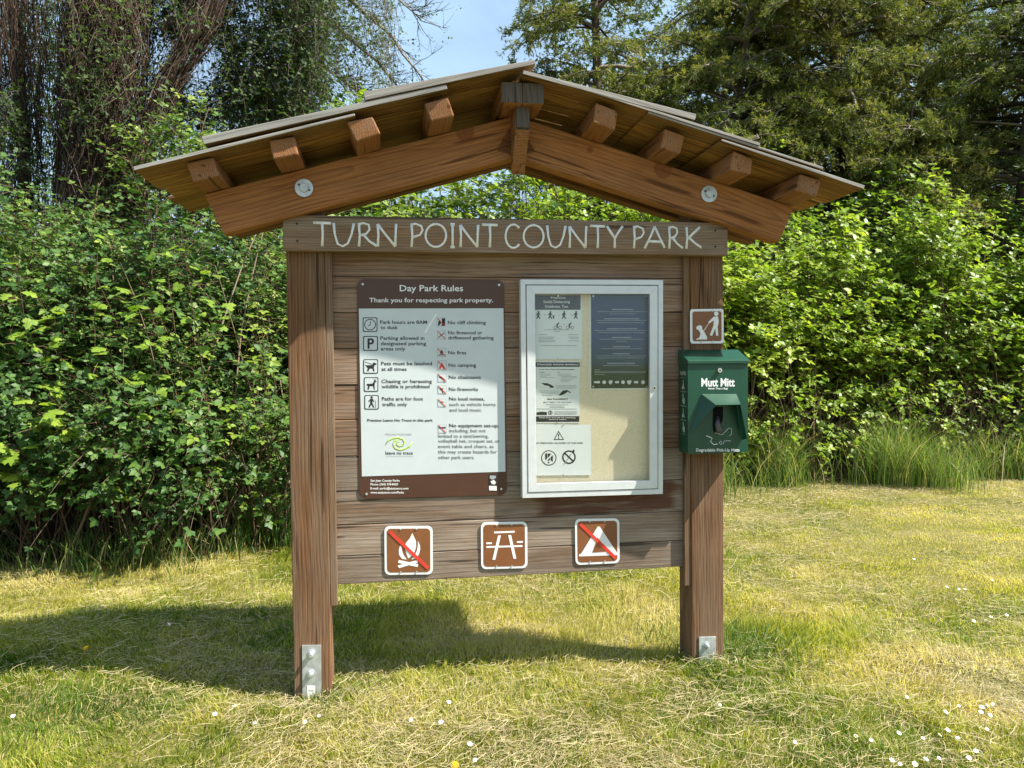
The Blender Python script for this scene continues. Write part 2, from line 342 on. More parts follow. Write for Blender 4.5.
M_label2 = paint('faint_print', (.36, .4, .44), .5, .3, 0, .1)
M_label = paint('printed_label', (.75, .73, .66), .5, .3, 0, .05)
m_, n_, l_, b_, o_ = new_mat('poster_print')          # the poster is printed blue at the top, green at the foot
tc_ = n_.new('ShaderNodeTexCoord'); sp_ = n_.new('ShaderNodeSeparateXYZ'); l_.new(tc_.outputs['Object'], sp_.inputs[0])
no_ = n_.new('ShaderNodeTexNoise'); no_.inputs['Scale'].default_value = 7; no_.inputs['Detail'].default_value = 4; l_.new(tc_.outputs['Object'], no_.inputs['Vector'])
rp_ = ramp(n_, [(.02, (.008, .038, .02)), (.12, (.012, .045, .045)), (.24, (.007, .034, .11)), (.4, (.014, .034, .075))])
l_.new(math_n(n_, l_, 'ADD', sp_.outputs['Z'], math_n(n_, l_, 'MULTIPLY', math_n(n_, l_, 'SUBTRACT', no_.outputs['Fac'], .5), .18)), rp_.inputs['Fac'])
l_.new(rp_.outputs['Color'], b_.inputs['Base Color']); b_.inputs['Roughness'].default_value = .22; M_poster = m_
m_, n_, l_, b_, o_ = new_mat('clear_glazing')
n_.remove(b_); tr_ = n_.new('ShaderNodeBsdfTransparent'); tr_.inputs['Color'].default_value = (.96, .97, .96, 1); gl_ = n_.new('ShaderNodeBsdfGlossy'); gl_.inputs['Roughness'].default_value = .04
fr_ = n_.new('ShaderNodeFresnel'); ge_ = n_.new('ShaderNodeNewGeometry'); l_.new(math_n(n_, l_, 'SUBTRACT', 1.45, math_n(n_, l_, 'MULTIPLY', ge_.outputs['Backfacing'], 1.45-1/1.45)), fr_.inputs['IOR']); mx_ = n_.new('ShaderNodeMixShader')
l_.new(fr_.outputs['Fac'], mx_.inputs['Fac']); l_.new(tr_.outputs['BSDF'], mx_.inputs[1]); l_.new(gl_.outputs['BSDF'], mx_.inputs[2]); l_.new(mx_.outputs['Shader'], o_.inputs['Surface']); M_glass = m_

# ------------------------------------------------------------------ the kiosk
rng = np.random.default_rng(7)
CX, TAN = .943, .285
ANG = math.atan(TAN); PW = .152
kiosk = kthing('information_kiosk', CX, .076, 0, 'wooden park notice kiosk with two posts, plank back and low gabled board roof', 'kiosk')
def kchild(name, loc, rot=(0, 0, 0)):       # (x, y, z) of the kiosk frame -> child transform
    return Matrix.Translation((loc[0]-CX, loc[1]-.076, loc[2]))
for (x0, bx) in ((0, 'L'), (KW-PW, 'R')):
    p = MB().box(x0, x0+PW, 0, PW, -.25, 2.2).build('post', M_post, kiosk, bevel=.004)
    m = MB()
    if bx == 'L':
        q = PL([(302, 645.3), (321, 645), (321.5, 699), (302.5, 700)], -.004)
        bolts = [(311, 655), (310.5, 674.5)]
    else:
        q = PL([(698.9, 637), (716, 636.6), (716, 664), (699, 664)], -.004); bolts = [(707.5, 646.5)]
    m.prism(q, -.005, -.0005)
    for b in bolts:
        x, z = K(*b, -.02)
        m.cyl_y(x, z, -.008, -.005, .0165, 18)
        m.cyl_y(x, z, -.022, -.0075, .0115, 6); m.cyl_y(x, z, -.036, -.0215, .0075, 12)
    if bx == 'L':
        m.prism(PL([(307, 686), (315, 686), (315, 698), (307, 698.3)], -.006), -.0062, -.0048, 1)
        m.prism(PL([(308.3, 690), (313.7, 690), (313.7, 691.2), (308.3, 691.2)], -.0065), -.0066, -.006, 2)
    m.build('post_bracket', [M_galv, M_label, M_grey], p, bevel=.0012)
# backboard: eleven horizontal boards, the lower ones bleached grey
zs = [.455, .575, .707, .850, .997, 1.151, 1.298, 1.448, 1.601, 1.752, 1.86]
bu = MB()
for i in range(len(zs)-1):
    j = rng.uniform(-.002, .002); mi = 1 if i < 4 else 0
    za, zb = zs[i]+.0012, zs[i+1]-.0012
    bu.box(PW+.003, KW-PW-.003, .030+j, .052, za, zb, mi)
    if i: bu.box(PW+.004, KW-PW-.004, .0425, .0512, za-.012, za+.004, mi)
bu.build('backboard', [M_plank, M_plank_low], kiosk, bevel=.0035)
for x0 in (PW+.001, KW-PW-.030):
    MB().box(x0, x0+.029, .006, .0285, .375, 1.86).build('batten', M_batten, kiosk, bevel=.002)
hd = MB().box(-.006, KW+.004, -.042, -.001, 1.846, 1.99).build('header_board', M_head, kiosk, bevel=.004)
for x_ in (.05, KW-.055):
    for z_ in (1.885, 1.955): MB().cyl_y(x_, z_, -.0426, -.04, .005, 10).build('nail_head', M_black, hd)
# routed lettering, each stroke a painted groove line
GL = {'T': (.75, [[(0, 1), (1, .97)], [(.5, .98), (.53, .5), (.5, 0)]]),
      'U': (.85, [[(0, 1), (.06, .5), (.2, .1), (.45, 0), (.7, .12), (.88, .5), (1, .98)]]),
      'R': (.75, [[(.05, 1), (.1, .5), (.06, 0)], [(.02, .95), (.3, 1.0), (.58, .93), (.62, .72), (.45, .55), (.12, .47)], [(.3, .5), (.62, .22), (1, .02)]]),
      'N': (.8, [[(.03, 0), (.06, .5), (.02, .97)], [(.02, .97), (.45, .5), (.95, 0)], [(.95, 0), (.97, .5), (1, .98)]]),
      'P': (.6, [[(.08, 1), (.14, .5), (.08, 0)], [(.02, .96), (.4, 1.0), (.85, .9), (.95, .72), (.75, .52), (.18, .42)]]),
      'O': (.95, [[(.5 + .5*math.cos(a), .5+.5*math.sin(a)) for a in np.linspace(1.7, 1.7+2*PI, 22)]]),
      'I': (.1, [[(.5, 1), (.5, .5), (.5, 0)], [(0, 1), (1, 1)], [(0, 0), (1, 0)]]),
      'C': (.9, [[(.5+.5*math.cos(a)*(1.0), .5+.52*math.sin(a)) for a in np.linspace(.75, 2*PI-.75, 18)]]),
      'Y': (.75, [[(0, 1), (.5, .45)], [(1, 1), (.62, .6), (.5, .4), (.5, 0)]]),
      'A': (.85, [[(0, 0), (.3, .55), (.5, 1)], [(.5, 1), (.75, .5), (1, .02)], [(.18, .33), (.82, .3)]]),
      'K': (.75, [[(.06, 1), (.1, .5), (.05, 0)], [(.9, 1), (.12, .45)], [(.2, .52), (.6, .25), (1, .05)]])}
let = MB()
def sx1(c): return 310+c/4.876
def sx2(c): return 510+c/4.876
word = [('T', sx1(15), sx1(103)), ('U', sx1(115), sx1(214)), ('R', sx1(233), sx1(325)), ('N', sx1(328), sx1(420)), ('P', sx1(490), sx1(552)), ('O', sx1(563), sx1(664)),
        ('I', sx1(684), sx1(706)), ('N', sx1(731), sx1(820)), ('T', sx1(838), sx1(915)), ('C', sx2(-22), sx2(55)), ('O', sx2(66), sx2(164)), ('U', sx2(181), sx2(271)),
        ('N', sx2(288), sx2(372)), ('T', sx2(390), sx2(464)), ('Y', sx2(472), sx2(549)), ('P', sx2(600), sx2(655)), ('A', sx2(656), sx2(754)), ('R', sx2(772), sx2(842)), ('K', sx2(856), sx2(933))]
for ch, a, b in word:
    t = (a-313)/390.0
    base = 246.2+t*2.6; top = 222.6+t*4.6
    for st in GL[ch][1]:
        pts = [(*K(a+(b-a)*u, base+(top-base)*v, -.0425),) for u, v in st]
        let.tube([(x, -.0425-.0004*rng.random(), z) for x, z in pts], [.0060]+[.0046]*(len(pts)-2)+[.0060], 7, 0, .35)
let.build('lettering', M_letter, hd, smooth=True)
# gable rafters: two in front of the posts, two behind
def slope_obj(name, s, mats, geo, parent=kiosk, bevel=.004):
    """geometry in a frame whose X runs down the slope from the ridge line (s = +1 right, -1 left)"""
    o = geo.build(name, mats, parent, off=(0, 0, 0), bevel=bevel)
    return o
def slope_place(o, s, z0):
    # mirror by turning, not by scaling: the left slope is the right one rotated about Z
    Rm = Matrix.Rotation(ANG, 4, 'Y') if s > 0 else Matrix.Rotation(-ANG, 4, 'Y')
    RM = Matrix.Translation((0, -.076, z0)) @ Rm; o.matrix_local = RM; return RM
LN = 1.235/math.cos(ANG)
for s in (-1, 1):
    hgt = .167
    for front in (True, False):
        zt = 2.41 if front else 2.44
        y0, y1 = (-.08, -.003) if front else (PW+.003, PW+.08)
        tb = math.tan(ANG)
        # plumb cut at the ridge, square cut at the tail
        x_top0, x_bot0 = .002 if s < 0 or front else .002, .002+hgt*tb
        P = [(x_bot0*1.0-hgt*tb*0+0, -hgt), (LN-.02, -hgt), (LN+.005, 0), (x_top0, 0)]
        P = [( -hgt*tb*-1.0*0 + .002 - 0, -hgt), (LN-.02, -hgt), (LN+.005, 0), (.002, 0)]
        # in the slope frame a plumb line leans: x = z*tan
        P[0] = (.002 - hgt*tb*(-1)*-1, -hgt); P[0] = (.002-hgt*tb, -hgt)
        g = MB(); g.prism([(s*a, b) for a, b in P], y0, y1)
        mat = (M_raftL if s < 0 else M_raftR) if front else M_raftB
        o = g.build('rafter', mat, kiosk, off=(0, 0, 0), bevel=.004)
        RM = slope_place(o, s, zt)
        if front:
            x, z = K(*((304, 188) if s < 0 else (709, 194)), -.085)
            w = MB(); w.cyl_y(x, z, -.088, -.0805, .036, 26); w.cyl_y(x, z, -.096, -.0875, .017, 16, 0, .02)
            for k in range(2): w.cyl_y(x+(-.019, .02)[k], z+(.012, -.008)[k], -.0886, -.0875, .0045, 8, 1)
            wo_ = w.build('bolt_washer', [M_galv, M_black], o, off=(0, 0, 0), bevel=.001)
            wo_.matrix_local = RM.inverted() @ Matrix.Translation((-CX, -.076, 0))
# purlins: square timbers running front to back on the rafters
for s in (-1, 1):
    for d in (.318, .605, .895, 1.19):
        g = MB(); wv = rng.uniform(.043, .05); L = d/math.cos(ANG)
        yf = -.255-rng.uniform(0, .03); ta = rng.uniform(-.012, .012); tb_ = rng.uniform(-.008, .008); h_ = rng.uniform(.074, .082)
        g.hexa([(s*L-wv+ta, yf, .002+tb_), (s*L+wv+ta, yf+rng.uniform(-.012, .012), .002), (s*L+wv, .46, .001), (s*L-wv, .46, .001), (s*L-wv-ta*.5, yf, h_), (s*L+wv-ta*.3, yf+rng.uniform(-.012, .012), h_-abs(tb_)), (s*L+wv, .46, .081), (s*L-wv, .46, .081)])
        o = g.build('purlin', M_purl, kiosk, off=(0, 0, 0), bevel=.006); slope_place(o, s, 2.41)
    g = MB(); x0, x1 = (-.082, -.001) if s < 0 else (.001, .084)
    g.box(CX+x0, CX+x1, -.262, .46, 2.40, 2.481); g.m[2] = 1; g.build('ridge_beam', [M_purl, M_greyend], kiosk, bevel=.004)
# ridge block with a raking foot
g = MB(); y = [(-.212, 2.398), (-.212, 2.312), (-.085, 2.165), (-.081, 2.165), (-.081, 2.398)]
vs = [(.922, a, b) for a, b in y]+[(.978, a, b) for a, b in y]
g.add(vs, [(4, 3, 2, 1, 0), (5, 6, 7, 8, 9), (0, 1, 6, 5), (1, 2, 7, 6), (2, 3, 8, 7), (3, 4, 9, 8), (4, 0, 5, 9)])
for i in range(2, len(g.m)): pass
g.m[2] = 1
g.build('ridge_block', [M_purl, M_greyend], kiosk, bevel=.003)
MB().box(.924, .976, -.225, -.2125, 2.318, 2.42).build('ridge_cap_block', M_greyend, kiosk, bevel=.002)
# roof boards: lapped courses of split boards lying down the slope
def course(s, d0, d1, off0, off1, t0, t1, y0=-.305, y1=.5, first=None):
    o = None; y = y0; first_o = True
    g = MB(); topf = []
    while y < y1-.02:
        w = rng.uniform(.11, .2) if not (first_o and first) else first
        ye = min(y+w, y1); ja = rng.uniform(-.018, .018) if not first_o else 0; jt = rng.uniform(-.004, .006); jz = rng.uniform(-.002, .006)
        a, b = d0/math.cos(ANG), (d1+ja)/math.cos(ANG)
        pts = [(a, off0), (b, off1+jz), (b, off1+t1+jt+jz), (a, off0+t0)]
        n0 = len(g.f)
        g.prism([(s*p, q) for p, q in pts], y+.003, ye-.003, 0)
        if s < 0: topi = [k for k in range(n0, len(g.f))]
        for k in range(n0, len(g.f)):
            P = np.array([g.v[i] for i in g.f[k]]); nn = np.cross(P[1]-P[0], P[2]-P[1])
            if nn[2] > 1e-9 and abs(nn[2]) > abs(nn[0]) and abs(nn[2]) > abs(nn[1]): g.m[k] = 1
            elif abs(nn[0]) > abs(nn[2]) and nn[0]*s > 0: g.m[k] = 1
            elif first_o and nn[1] < 0 and abs(nn[1]) > abs(nn[0]) and abs(nn[1]) > abs(nn[2]): g.m[k] = 1
        y = ye; first_o = False
    o = g.build('roof_boards', [M_shake, M_shaket], kiosk, off=(0, 0, 0), bevel=.002); slope_place(o, s, 2.41)
    return o
B0 = .0835
course(-1, .62, 1.405, B0+.001, B0+.001, .010, .014, first=.13)
course(-1, .27, 1.155, B0+.015, B0+.026, .018, .03, y0=-.308)
course(-1, -.075, .57, B0+.026, B0+.042, .018, .028, y0=-.312, first=.16)
course(1, .78, 1.405, B0+.001, B0+.001, .009, .014, first=.15)
course(1, .47, 1.215, B0+.012, B0+.022, .009, .013, y0=-.304)
course(1, .22, .935, B0+.016, B0+.033, .009, .015, y0=-.307, first=.17)
course(1, -.03, .655, B0-.001, B0+.046, .015, .028, y0=-.308)
# ------------------------------------------------------------------ rules sign
YS = .0255
def c3(x, y): return 350+x/5.906, 270+y/5.906
def c4(x, y): return 350+x/5.906, 390+y/5.906
rules = kthing('rules_sign', .59, YS, .81, 'large brown and white rules board with rows of small black pictograms', 'sign')
corn = [K(357, 279, YS), K(504, 280, YS), K(507, 495, YS), K(359, 499, YS)]
MB().prism(rrect(corn, .032, 6), YS, .0285).build('backing_plate', M_brown, rules, bevel=.0008)
pc = [K(358.8, 308.6, YS), K(503.4, 308.3, YS), K(505.4, 471.6, YS), K(361.9, 476.4, YS)]
MB().prism([tuple(p) for p in pc], YS-.0012, YS-.0001).build('white_panel', M_panel, rules)
YT = YS-.0019; YH = YS-.0008
tx = MB()
def t3(b, x0, x1, bl, cap=21, mi=0, bold=.010, f=c3, y=None):
    p0 = f(x0, bl); p1 = f(x1, bl)
    put_text(tx, b, p0[0], p1[0], p0[1], cap/5.906, YT if y is None else y, mi, bold)
t3('Day Park Rules', 294, 668, 125, 37, 1, .012, y=YH)
t3('Thank you for respecting park property.', 114, 845, 190, 26, 1, .014, y=YH)
for b, x0, x1, bl in [('Park hours are 8AM', 178, 455, 318), ('to dusk', 180, 282, 349), ('Parking allowed in', 180, 440, 412), ('designated parking', 182, 450, 444), ('areas only', 182, 327, 475),
                      ('Pets must be leashed', 184, 484, 562), ('at all times', 186, 335, 595), ('Chasing or harassing', 186, 484, 667), ('wildlife is prohibited', 187, 470, 698),
                      ('No cliff climbing', 578, 802, 320), ('No firewood or', 580, 782, 380), ('driftwood gathering', 580, 848, 410), ('No fires', 581, 686, 498), ('No camping', 582, 745, 572),
                      ('No chainsaws', 583, 773, 643), ('No fireworks', 584, 756, 714)]: t3(b, x0, x1, bl, bold=.014)
for b, x0, x1, bl, bo in [('Paths are for foot', 188, 432, 62, .014), ('traffic only', 190, 338, 95, .014), ('No loud noises,', 585, 795, 62, .014), ('such as vehicle horns', 586, 860, 95, .0), ('and loud music', 587, 776, 128, .0),
                          ('No equipment set-up,', 586, 880, 220, .014), ('including, but not', 586, 802, 250, .0), ('limited to a tent/awning,', 520, 818, 282, .0), ('volleyball net, croquet set, or', 520, 885, 311, .0),
                          ('event table and chairs, as', 520, 848, 343, .0), ('this may create hazards for', 520, 867, 375, .0), ('other park users.', 520, 735, 408, .0)]:
    t3(b, x0, x1, bl, bold=bo, f=c4)
t3('Practice Leave No Trace in this park', 102, 490, 186, 15, bold=.024, f=c4)
t3('PROUD PARTNER', 210, 366, 268, 12, 2, .0, f=c4); t3('leave no trace', 210, 372, 381, 20, 0, .01, f=c4); t3('CENTER FOR OUTDOOR ETHICS', 210, 372, 395, 7, 2, .0, f=c4)
for b, x1, bl in [('San Juan County Parks', 293, 541), ('Phone: (360) 378-8420', 284, 563), ('E-mail: parks@sanjuanco.com', 345, 587), ('www.sanjuanco.com/Parks', 318, 611)]: t3(b, 121, x1, bl, 13, 1, .02, f=c4, y=YH)
tx.build('lettering', [M_black, M_white, M_grey], rules)
MB().prism(PL([(424, 332.5), (435.6, 313.5), (437, 314.5), (426, 333)], YT, ), YT-.0002, YS-.0014).build('scratch', M_white, rules)
# swirl of the trail logo
sw = MB()
def swirl(pts, w):
    P = [K(*c4(*p), YT-.0003) for p in pts]
    sw.tube([(x, YT-.0003, z) for x, z in P], [w*k for k in ([.25]+[1]*(len(P)-2)+[.25])], 6, 0, .2)
swirl([(208, 325), (225, 300), (255, 285), (285, 282), (312, 290), (322, 310), (312, 328), (292, 333), (276, 322), (280, 306), (296, 304)], .0028)
swirl([(370, 306), (352, 332), (325, 348), (295, 355), (268, 345), (255, 322), (264, 300), (288, 292)], .0028)
sw.build('trail_logo', M_lime, rules, smooth=True)
st = MB().prism(PL([(820, 498), (867, 500), (868, 595), (821, 594)], YH, c4), YH-.0004, YS-.0001, 0)
st.prism(PL([(821, 566), (866, 567), (867, 594), (822, 593)], YH-.0006, c4), YH-.0008, YH-.0003, 1)
st.prism(PL([(826, 505), (862, 506), (862, 520), (840, 530), (826, 522)], YH-.0006, c4), YH-.0008, YH-.0003, 2)
st.prism(PL([(830, 540), (850, 530), (862, 545), (855, 558), (838, 555)], YH-.0006, c4), YH-.0008, YH-.0003, 1)
st.build('agency_label', [M_black, M_label, M_grey], rules)
for p, f in (((75, 84), c3), ((880, 88), c3), ((98, 614), c4), ((893, 584), c4)):
    x, z = K(*f(*p), YS); MB().cyl_y(x, z, YS-.003, YS+.001, .005, 12).build('screw', M_galv, rules)
# pictograms, drawn in the unit square of each icon (x right, y down)
def icon(box, f, shapes, ring=True, red=None, th=.0011):
    q = [K(*f(*p), YT) for p in ((box[0], box[1]), (box[2], box[1]), (box[2], box[3]), (box[0], box[3]))]
    def u(x, y):
        a = q[0]+(q[1]-q[0])*x; b = q[3]+(q[2]-q[3])*x; return a+(b-a)*y
    g = MB()
    if ring:
        g.prism(rrect(q, .006, 4), YT-.0002, YS-.0014, 0)
        qi = [u(.06, .06), u(.94, .06), u(.94, .94), u(.06, .94)]; g.prism(rrect(qi, .005, 4), YT-.0005, YT-.0001, 1)
    else:
        g.prism([tuple(p) for p in q], YT-.0002, YS-.0014, 3)
        qi = [u(.05, .05), u(.95, .05), u(.95, .95), u(.05, .95)]; g.prism([tuple(p) for p in qi], YT-.0005, YT-.0001, 1)
    k = 0
    for sh in shapes:
        k += 1; mi = 0
        if isinstance(sh, tuple): sh, mi = sh
        g.prism([tuple(u(x, y)) for x, y in sh], YT-.0006-.00015*k, YT-.0004, mi)
    if red: g.prism([tuple(u(x, y)) for x, y in ((.06, .1), (.12, .05), (.94, .9), (.88, .95))], YT-.0020, YT-.0004, 2)
    g.build('pictogram', [M_black, M_panel, M_red, M_grey], rules)
def disc(x, y, r, n=14): return [(x+r*math.cos(2*PI*i/n), y+r*math.sin(2*PI*i/n)) for i in range(n)]
dog = [(.22, .42), (.62, .4), (.66, .26), (.74, .2), (.78, .26), (.9, .3), (.88, .38), (.76, .42), (.72, .58), (.76, .84), (.66, .84), (.62, .66), (.42, .66), (.36, .84), (.24, .84), (.3, .64), (.2, .5), (.1, .36)]
deer = [(.2, .46), (.6, .44), (.72, .24), (.7, .08), (.76, .2), (.84, .06), (.8, .22), (.9, .3), (.78, .36), (.74, .56), (.76, .86), (.68, .86), (.64, .62), (.4, .62), (.34, .86), (.24, .86), (.28, .6), (.18, .56)]
hiker = [(.42, .26), (.6, .26), (.68, .46), (.62, .5), (.56, .38), (.56, .56), (.7, .86), (.6, .88), (.48, .66), (.36, .88), (.27, .86), (.4, .56), (.4, .4), (.3, .5), (.26, .44)]
icon((75, 280, 162, 365), c3, [disc(.5, .5, .4, 26), (disc(.5, .5, .34, 26), 1), [(.49, .25), (.54, .25), (.54, .52), (.36, .62), (.34, .58), (.49, .49)]])
icon((77, 390, 165, 477), c3, [[(.3, .16), (.44, .16), (.44, .86), (.3, .86)], [(.42, .16), (.6, .16), (.72, .24), (.74, .38), (.7, .5), (.58, .57), (.42, .57)], ([(.44, .28), (.56, .28), (.6, .36), (.56, .45), (.44, .45)], 1)])
icon((78, 527, 166, 612), c3, [dog, [(.1, .2), (.13, .17), (.66, .36), (.64, .39)]])
icon((82, 633, 167, 719), c3, [deer])
icon((85, 30, 170, 115), c4, [hiker, disc(.5, .16, .085), [(.74, .36), (.77, .36), (.8, .88), (.77, .88)]])
icon((513, 282, 563, 332), c3, [[(.55, .95), (.6, .1), (.95, .05), (.95, .95)], [(.2, .4), (.34, .3), (.5, .55), (.42, .75), (.2, .95), (.12, .9)]], False, True)
icon((515, 358, 566, 410), c3, [[(.15, .85), (.1, .78), (.8, .2), (.86, .28)], [(.3, .4), (.36, .34), (.85, .78), (.8, .85)]], False, True)
icon((515, 462, 567, 512), c3, [[(.5, .15), (.7, .5), (.62, .66), (.36, .66), (.3, .5)], [(.15, .75), (.85, .7), (.85, .8), (.15, .86)]], False, True)
icon((516, 535, 570, 590), c3, [([(.5, .2), (.9, .88), (.62, .88), (.5, .6), (.38, .88), (.1, .88)], 2)], False, True)
icon((517, 612, 570, 662), c3, [[(.15, .35), (.4, .3), (.9, .75), (.85, .85), (.4, .6), (.18, .5)]], False, True)
icon((518, 682, 570, 732), c3, [[(.3, .2), (.45, .35), (.7, .3), (.55, .5), (.6, .9), (.5, .9), (.42, .6), (.2, .45)]], False, True)
icon((518, 52, 568, 100), c4, [([(.1, .42), (.5, .3), (.9, .42), (.5, .56)], 3), disc(.5, .42, .12)], False, True)
icon((520, 205, 570, 255), c4, [[(.1, .3), (.9, .26), (.9, .46), (.1, .46)]], False, True)

# ------------------------------------------------------------------ three small brown pictogram signs
def picto_sign(name, label, corners, f, white, redbar, y=.0255, rad=.022, film=M_brown2, brown=()):
    q = [K(*f(*p), y) for p in corners]; ctr = sum(q)/4
    t = kthing(name, ctr[0], y, min(p[1] for p in q), label, 'sign', None)
    MB().prism(rrect(q, rad, 6), y-.0008, y+.0022, 0).build('sign_plate', M_white, t, bevel=.0006)
    MB().prism(rrect(inset(q, .0105), rad*.75, 6), y-.0016, y-.0007, 0).build('brown_field', film, t)
    g = MB()
    for k, sh in enumerate(white): g.prism(PL(sh, y-.002, f), y-.0021-.0001*k, y-.0014)
    g.build('pictogram', M_white, t)
    if brown:
        g = MB()
        for k, sh in enumerate(brown): g.prism(PL(sh, y-.003, f), y-.0032, y-.0018)
        g.build('pictogram_cutout', film, t)
    if redbar: MB().prism(PL(redbar, y-.0036, f), y-.0038, y-.0022).build('prohibition_bar', M_red, t)
    a, b, c, d = q
    for u, v in ((.33, .06), (.66, .06), (.33, .94), (.66, .94)):
        p = a+(b-a)*u; r_ = d+(c-d)*u; p = p+(r_-p)*v; MB().cyl_y(p[0], p[1], y-.0045, y-.001, .0035, 10).build('screw', M_galv, t)
    return t
def c7(x, y): return 380+x/6.4, 515+y/6.4
def c8(x, y): return 360+x/3.012, 500+y/3.012
def cd(x, y): return 660+x/4.267, 290+y/4.267
picto_sign('no_campfire_sign', 'brown square sign with crossed out campfire, low on the planks', [(27, 72), (337, 70), (338, 380), (30, 384)], c7,
           [[(207, 115), (190, 150), (165, 180), (158, 205), (165, 235), (180, 278), (205, 262), (222, 235), (232, 200), (230, 165), (220, 145)],
            [(242, 165), (254, 190), (258, 215), (250, 250), (230, 280), (200, 284), (222, 258), (236, 228), (242, 195)],
            [(128, 195), (120, 225), (122, 255), (140, 280), (172, 286), (150, 255), (140, 225), (138, 208)],
            [(120, 288), (245, 315), (240, 333), (115, 306)], [(240, 288), (243, 304), (122, 340), (112, 324)]],
           [(52, 112), (66, 98), (314, 333), (300, 350)])
picto_sign('picnic_area_sign', 'brown square sign with white picnic table, under the corner of the notice case', [(645, 47), (942, 42), (944, 340), (647, 347)], c7,
           [[(730, 106), (862, 101), (862, 113), (730, 118)], [(680, 176), (716, 175), (716, 186), (680, 187)], [(876, 168), (914, 167), (914, 178), (876, 179)],
            [(680, 200), (912, 193), (912, 204), (680, 211)], [(755, 131), (774, 130), (738, 286), (719, 287)], [(820, 129), (839, 128), (873, 280), (854, 281)]], None)
picto_sign('no_tent_sign', 'brown square sign with crossed out white tent, nearest the right post', [(647, 57), (781, 55), (782, 190), (649, 196)], c8,
           [[(716, 80), (722, 80), (775, 160), (775, 166), (660, 170), (660, 164), (666, 162)]], [(660, 76), (667, 70), (774, 172), (767, 179)], brown=[[(716, 112), (700, 158), (744, 155)]])
picto_sign('leashed_dog_sign', 'brown sign of a person walking a leashed dog, above the green box', [(128, 82), (271, 80), (272, 228), (129, 229)], cd,
           [disc(240, 101, 9.5), [(229, 114), (247, 112), (251, 135), (246, 158), (249, 194), (240, 196), (236, 164), (222, 196), (213, 192), (228, 152), (230, 130), (209, 143), (206, 137)],
            [(209, 139), (210, 141), (190, 172), (178, 176), (177, 174), (188, 170)], [(156, 156), (168, 150), (179, 154), (180, 168), (190, 180), (201, 203), (200, 211), (166, 211), (157, 213), (155, 209), (168, 203), (173, 186), (166, 172), (155, 166)]],
           None, y=-.0045, rad=.012, film=M_brown2)

# ------------------------------------------------------------------ notice case and the sheets pinned in it
YC = -.018
case = kthing('notice_case', 1.285, YC, .80, 'white framed glazed notice case with pale cork back', 'notice case')
oc = [K(520.4, 279.3, YC), K(663.2, 280, YC), K(663, 494, YC), K(522.4, 498.3, YC)]
def frame_ring(g, q, wd, y0, y1, mi=0):
    qi = inset(q, wd)
    for i in range(4):
        a, b, c, d = q[i], q[(i+1) % 4], qi[(i+1) % 4], qi[i]
        g.prism([tuple(a), tuple(b), tuple(c), tuple(d)], y0, y1, mi)
g = MB(); frame_ring(g, oc, .022, YC, .0285); g.build('case_frame', M_alu, case, bevel=.0015)
dc = inset(oc, .0255)
g = MB(); frame_ring(g, dc, .036, YC-.003, YC+.016); dr = g.build('door_frame', M_alu, case, bevel=.0015)
x, z = K(654, 388, YC-.0); MB().cyl_y(x, z, YC-.008, YC-.003, .0085, 18).cyl_y(x, z, YC-.0088, YC-.0075, .0045, 12, 1).build('lock', [M_chrome, M_black], dr)
gi = inset(dc, .034)
MB().prism([tuple(p) for p in gi], YC+.0035, YC+.0075).build('glass_pane', M_glass, dr)
MB().prism([tuple(p) for p in inset(dc, .002)], .0175, .0285).build('cork_panel', M_cork, case)
YP = .0150
def ca(x, y): return 528+x/16, 288+y/16
def cb(x, y): return 528+x/10.67, 355+y/10.67
def cp(x, y): return 585+x/7.386, 288+y/7.386
def cn(x, y): return 528+x/12.806, 420+y/12.806
def sheet(name, label, corners, f, mat, cat='notice'):
    q = [K(*f(*p), YP) for p in corners]; t = kthing(name, q[3][0]/2+q[2][0]/2, YP, min(q[2][1], q[3][1]), label, cat)
    MB().prism([tuple(p) for p in q], YP, YP+.0012).build('paper', mat, t)
    return t
def lines(g, f, rows, mi, y=YP-.0008, h=3):
    for x0, x1, yy in rows: g.prism(PL([(x0, yy-h), (x1, yy-h), (x1, yy), (x0, yy)], y, f), y, YP-.0001, mi)
# sheet one
t = sheet('distancing_notice', 'white notice with dark heading strip and a row of walking figures', [(100, 112), (860, 112), (868, 1138), (105, 1142)], ca, M_paper)
MB().prism(PL([(104, 116), (842, 116), (842, 348), (104, 348)], YP-.0006, ca), YP-.0006, YP-.0001).build('heading_strip', M_dkprint, t)
g = MB()
def wtext(g, b, x0, x1, bl, cap, f, mi, bold=.02, y=YP-.0009): 
    p0, p1 = f(x0, bl), f(x1, bl); sc_ = abs(f(0, cap)[1]-f(0, 0)[1]); put_text(g, b, p0[0], p1[0], p0[1], sc_, y, mi, bold)
wtext(g, 'Practice', 365, 600, 172, 40, ca, 1); wtext(g, 'Social Distancing', 245, 670, 240, 44, ca, 1); wtext(g, 'Outdoors, Too.', 270, 650, 315, 44, ca, 1)
lines(g, ca, [(260, 660, 674), (420, 510, 700), (170, 310, 752), (170, 420, 790), (170, 400, 815), (170, 440, 840), (170, 430, 865), (640, 800, 752), (640, 820, 790), (660, 810, 815), (640, 825, 850), (210, 780, 925)], 2, h=9)
walk = [(-18, 0), (18, 0), (30, 34), (24, 38), (14, 22), (12, 46), (34, 92), (18, 94), (2, 62), (-20, 94), (-34, 90), (-12, 46), (-12, 22), (-24, 40), (-32, 36)]
for cx_ in (165, 355, 575, 765):
    g.prism(PL([(cx_+a, 400+b) for a, b in walk], YP-.0009, ca), YP-.0009, YP-.0001, 0); g.prism(PL(disc(cx_+6, 384, 15, 10), YP-.0009, ca), YP-.0009, YP-.0001, 0)
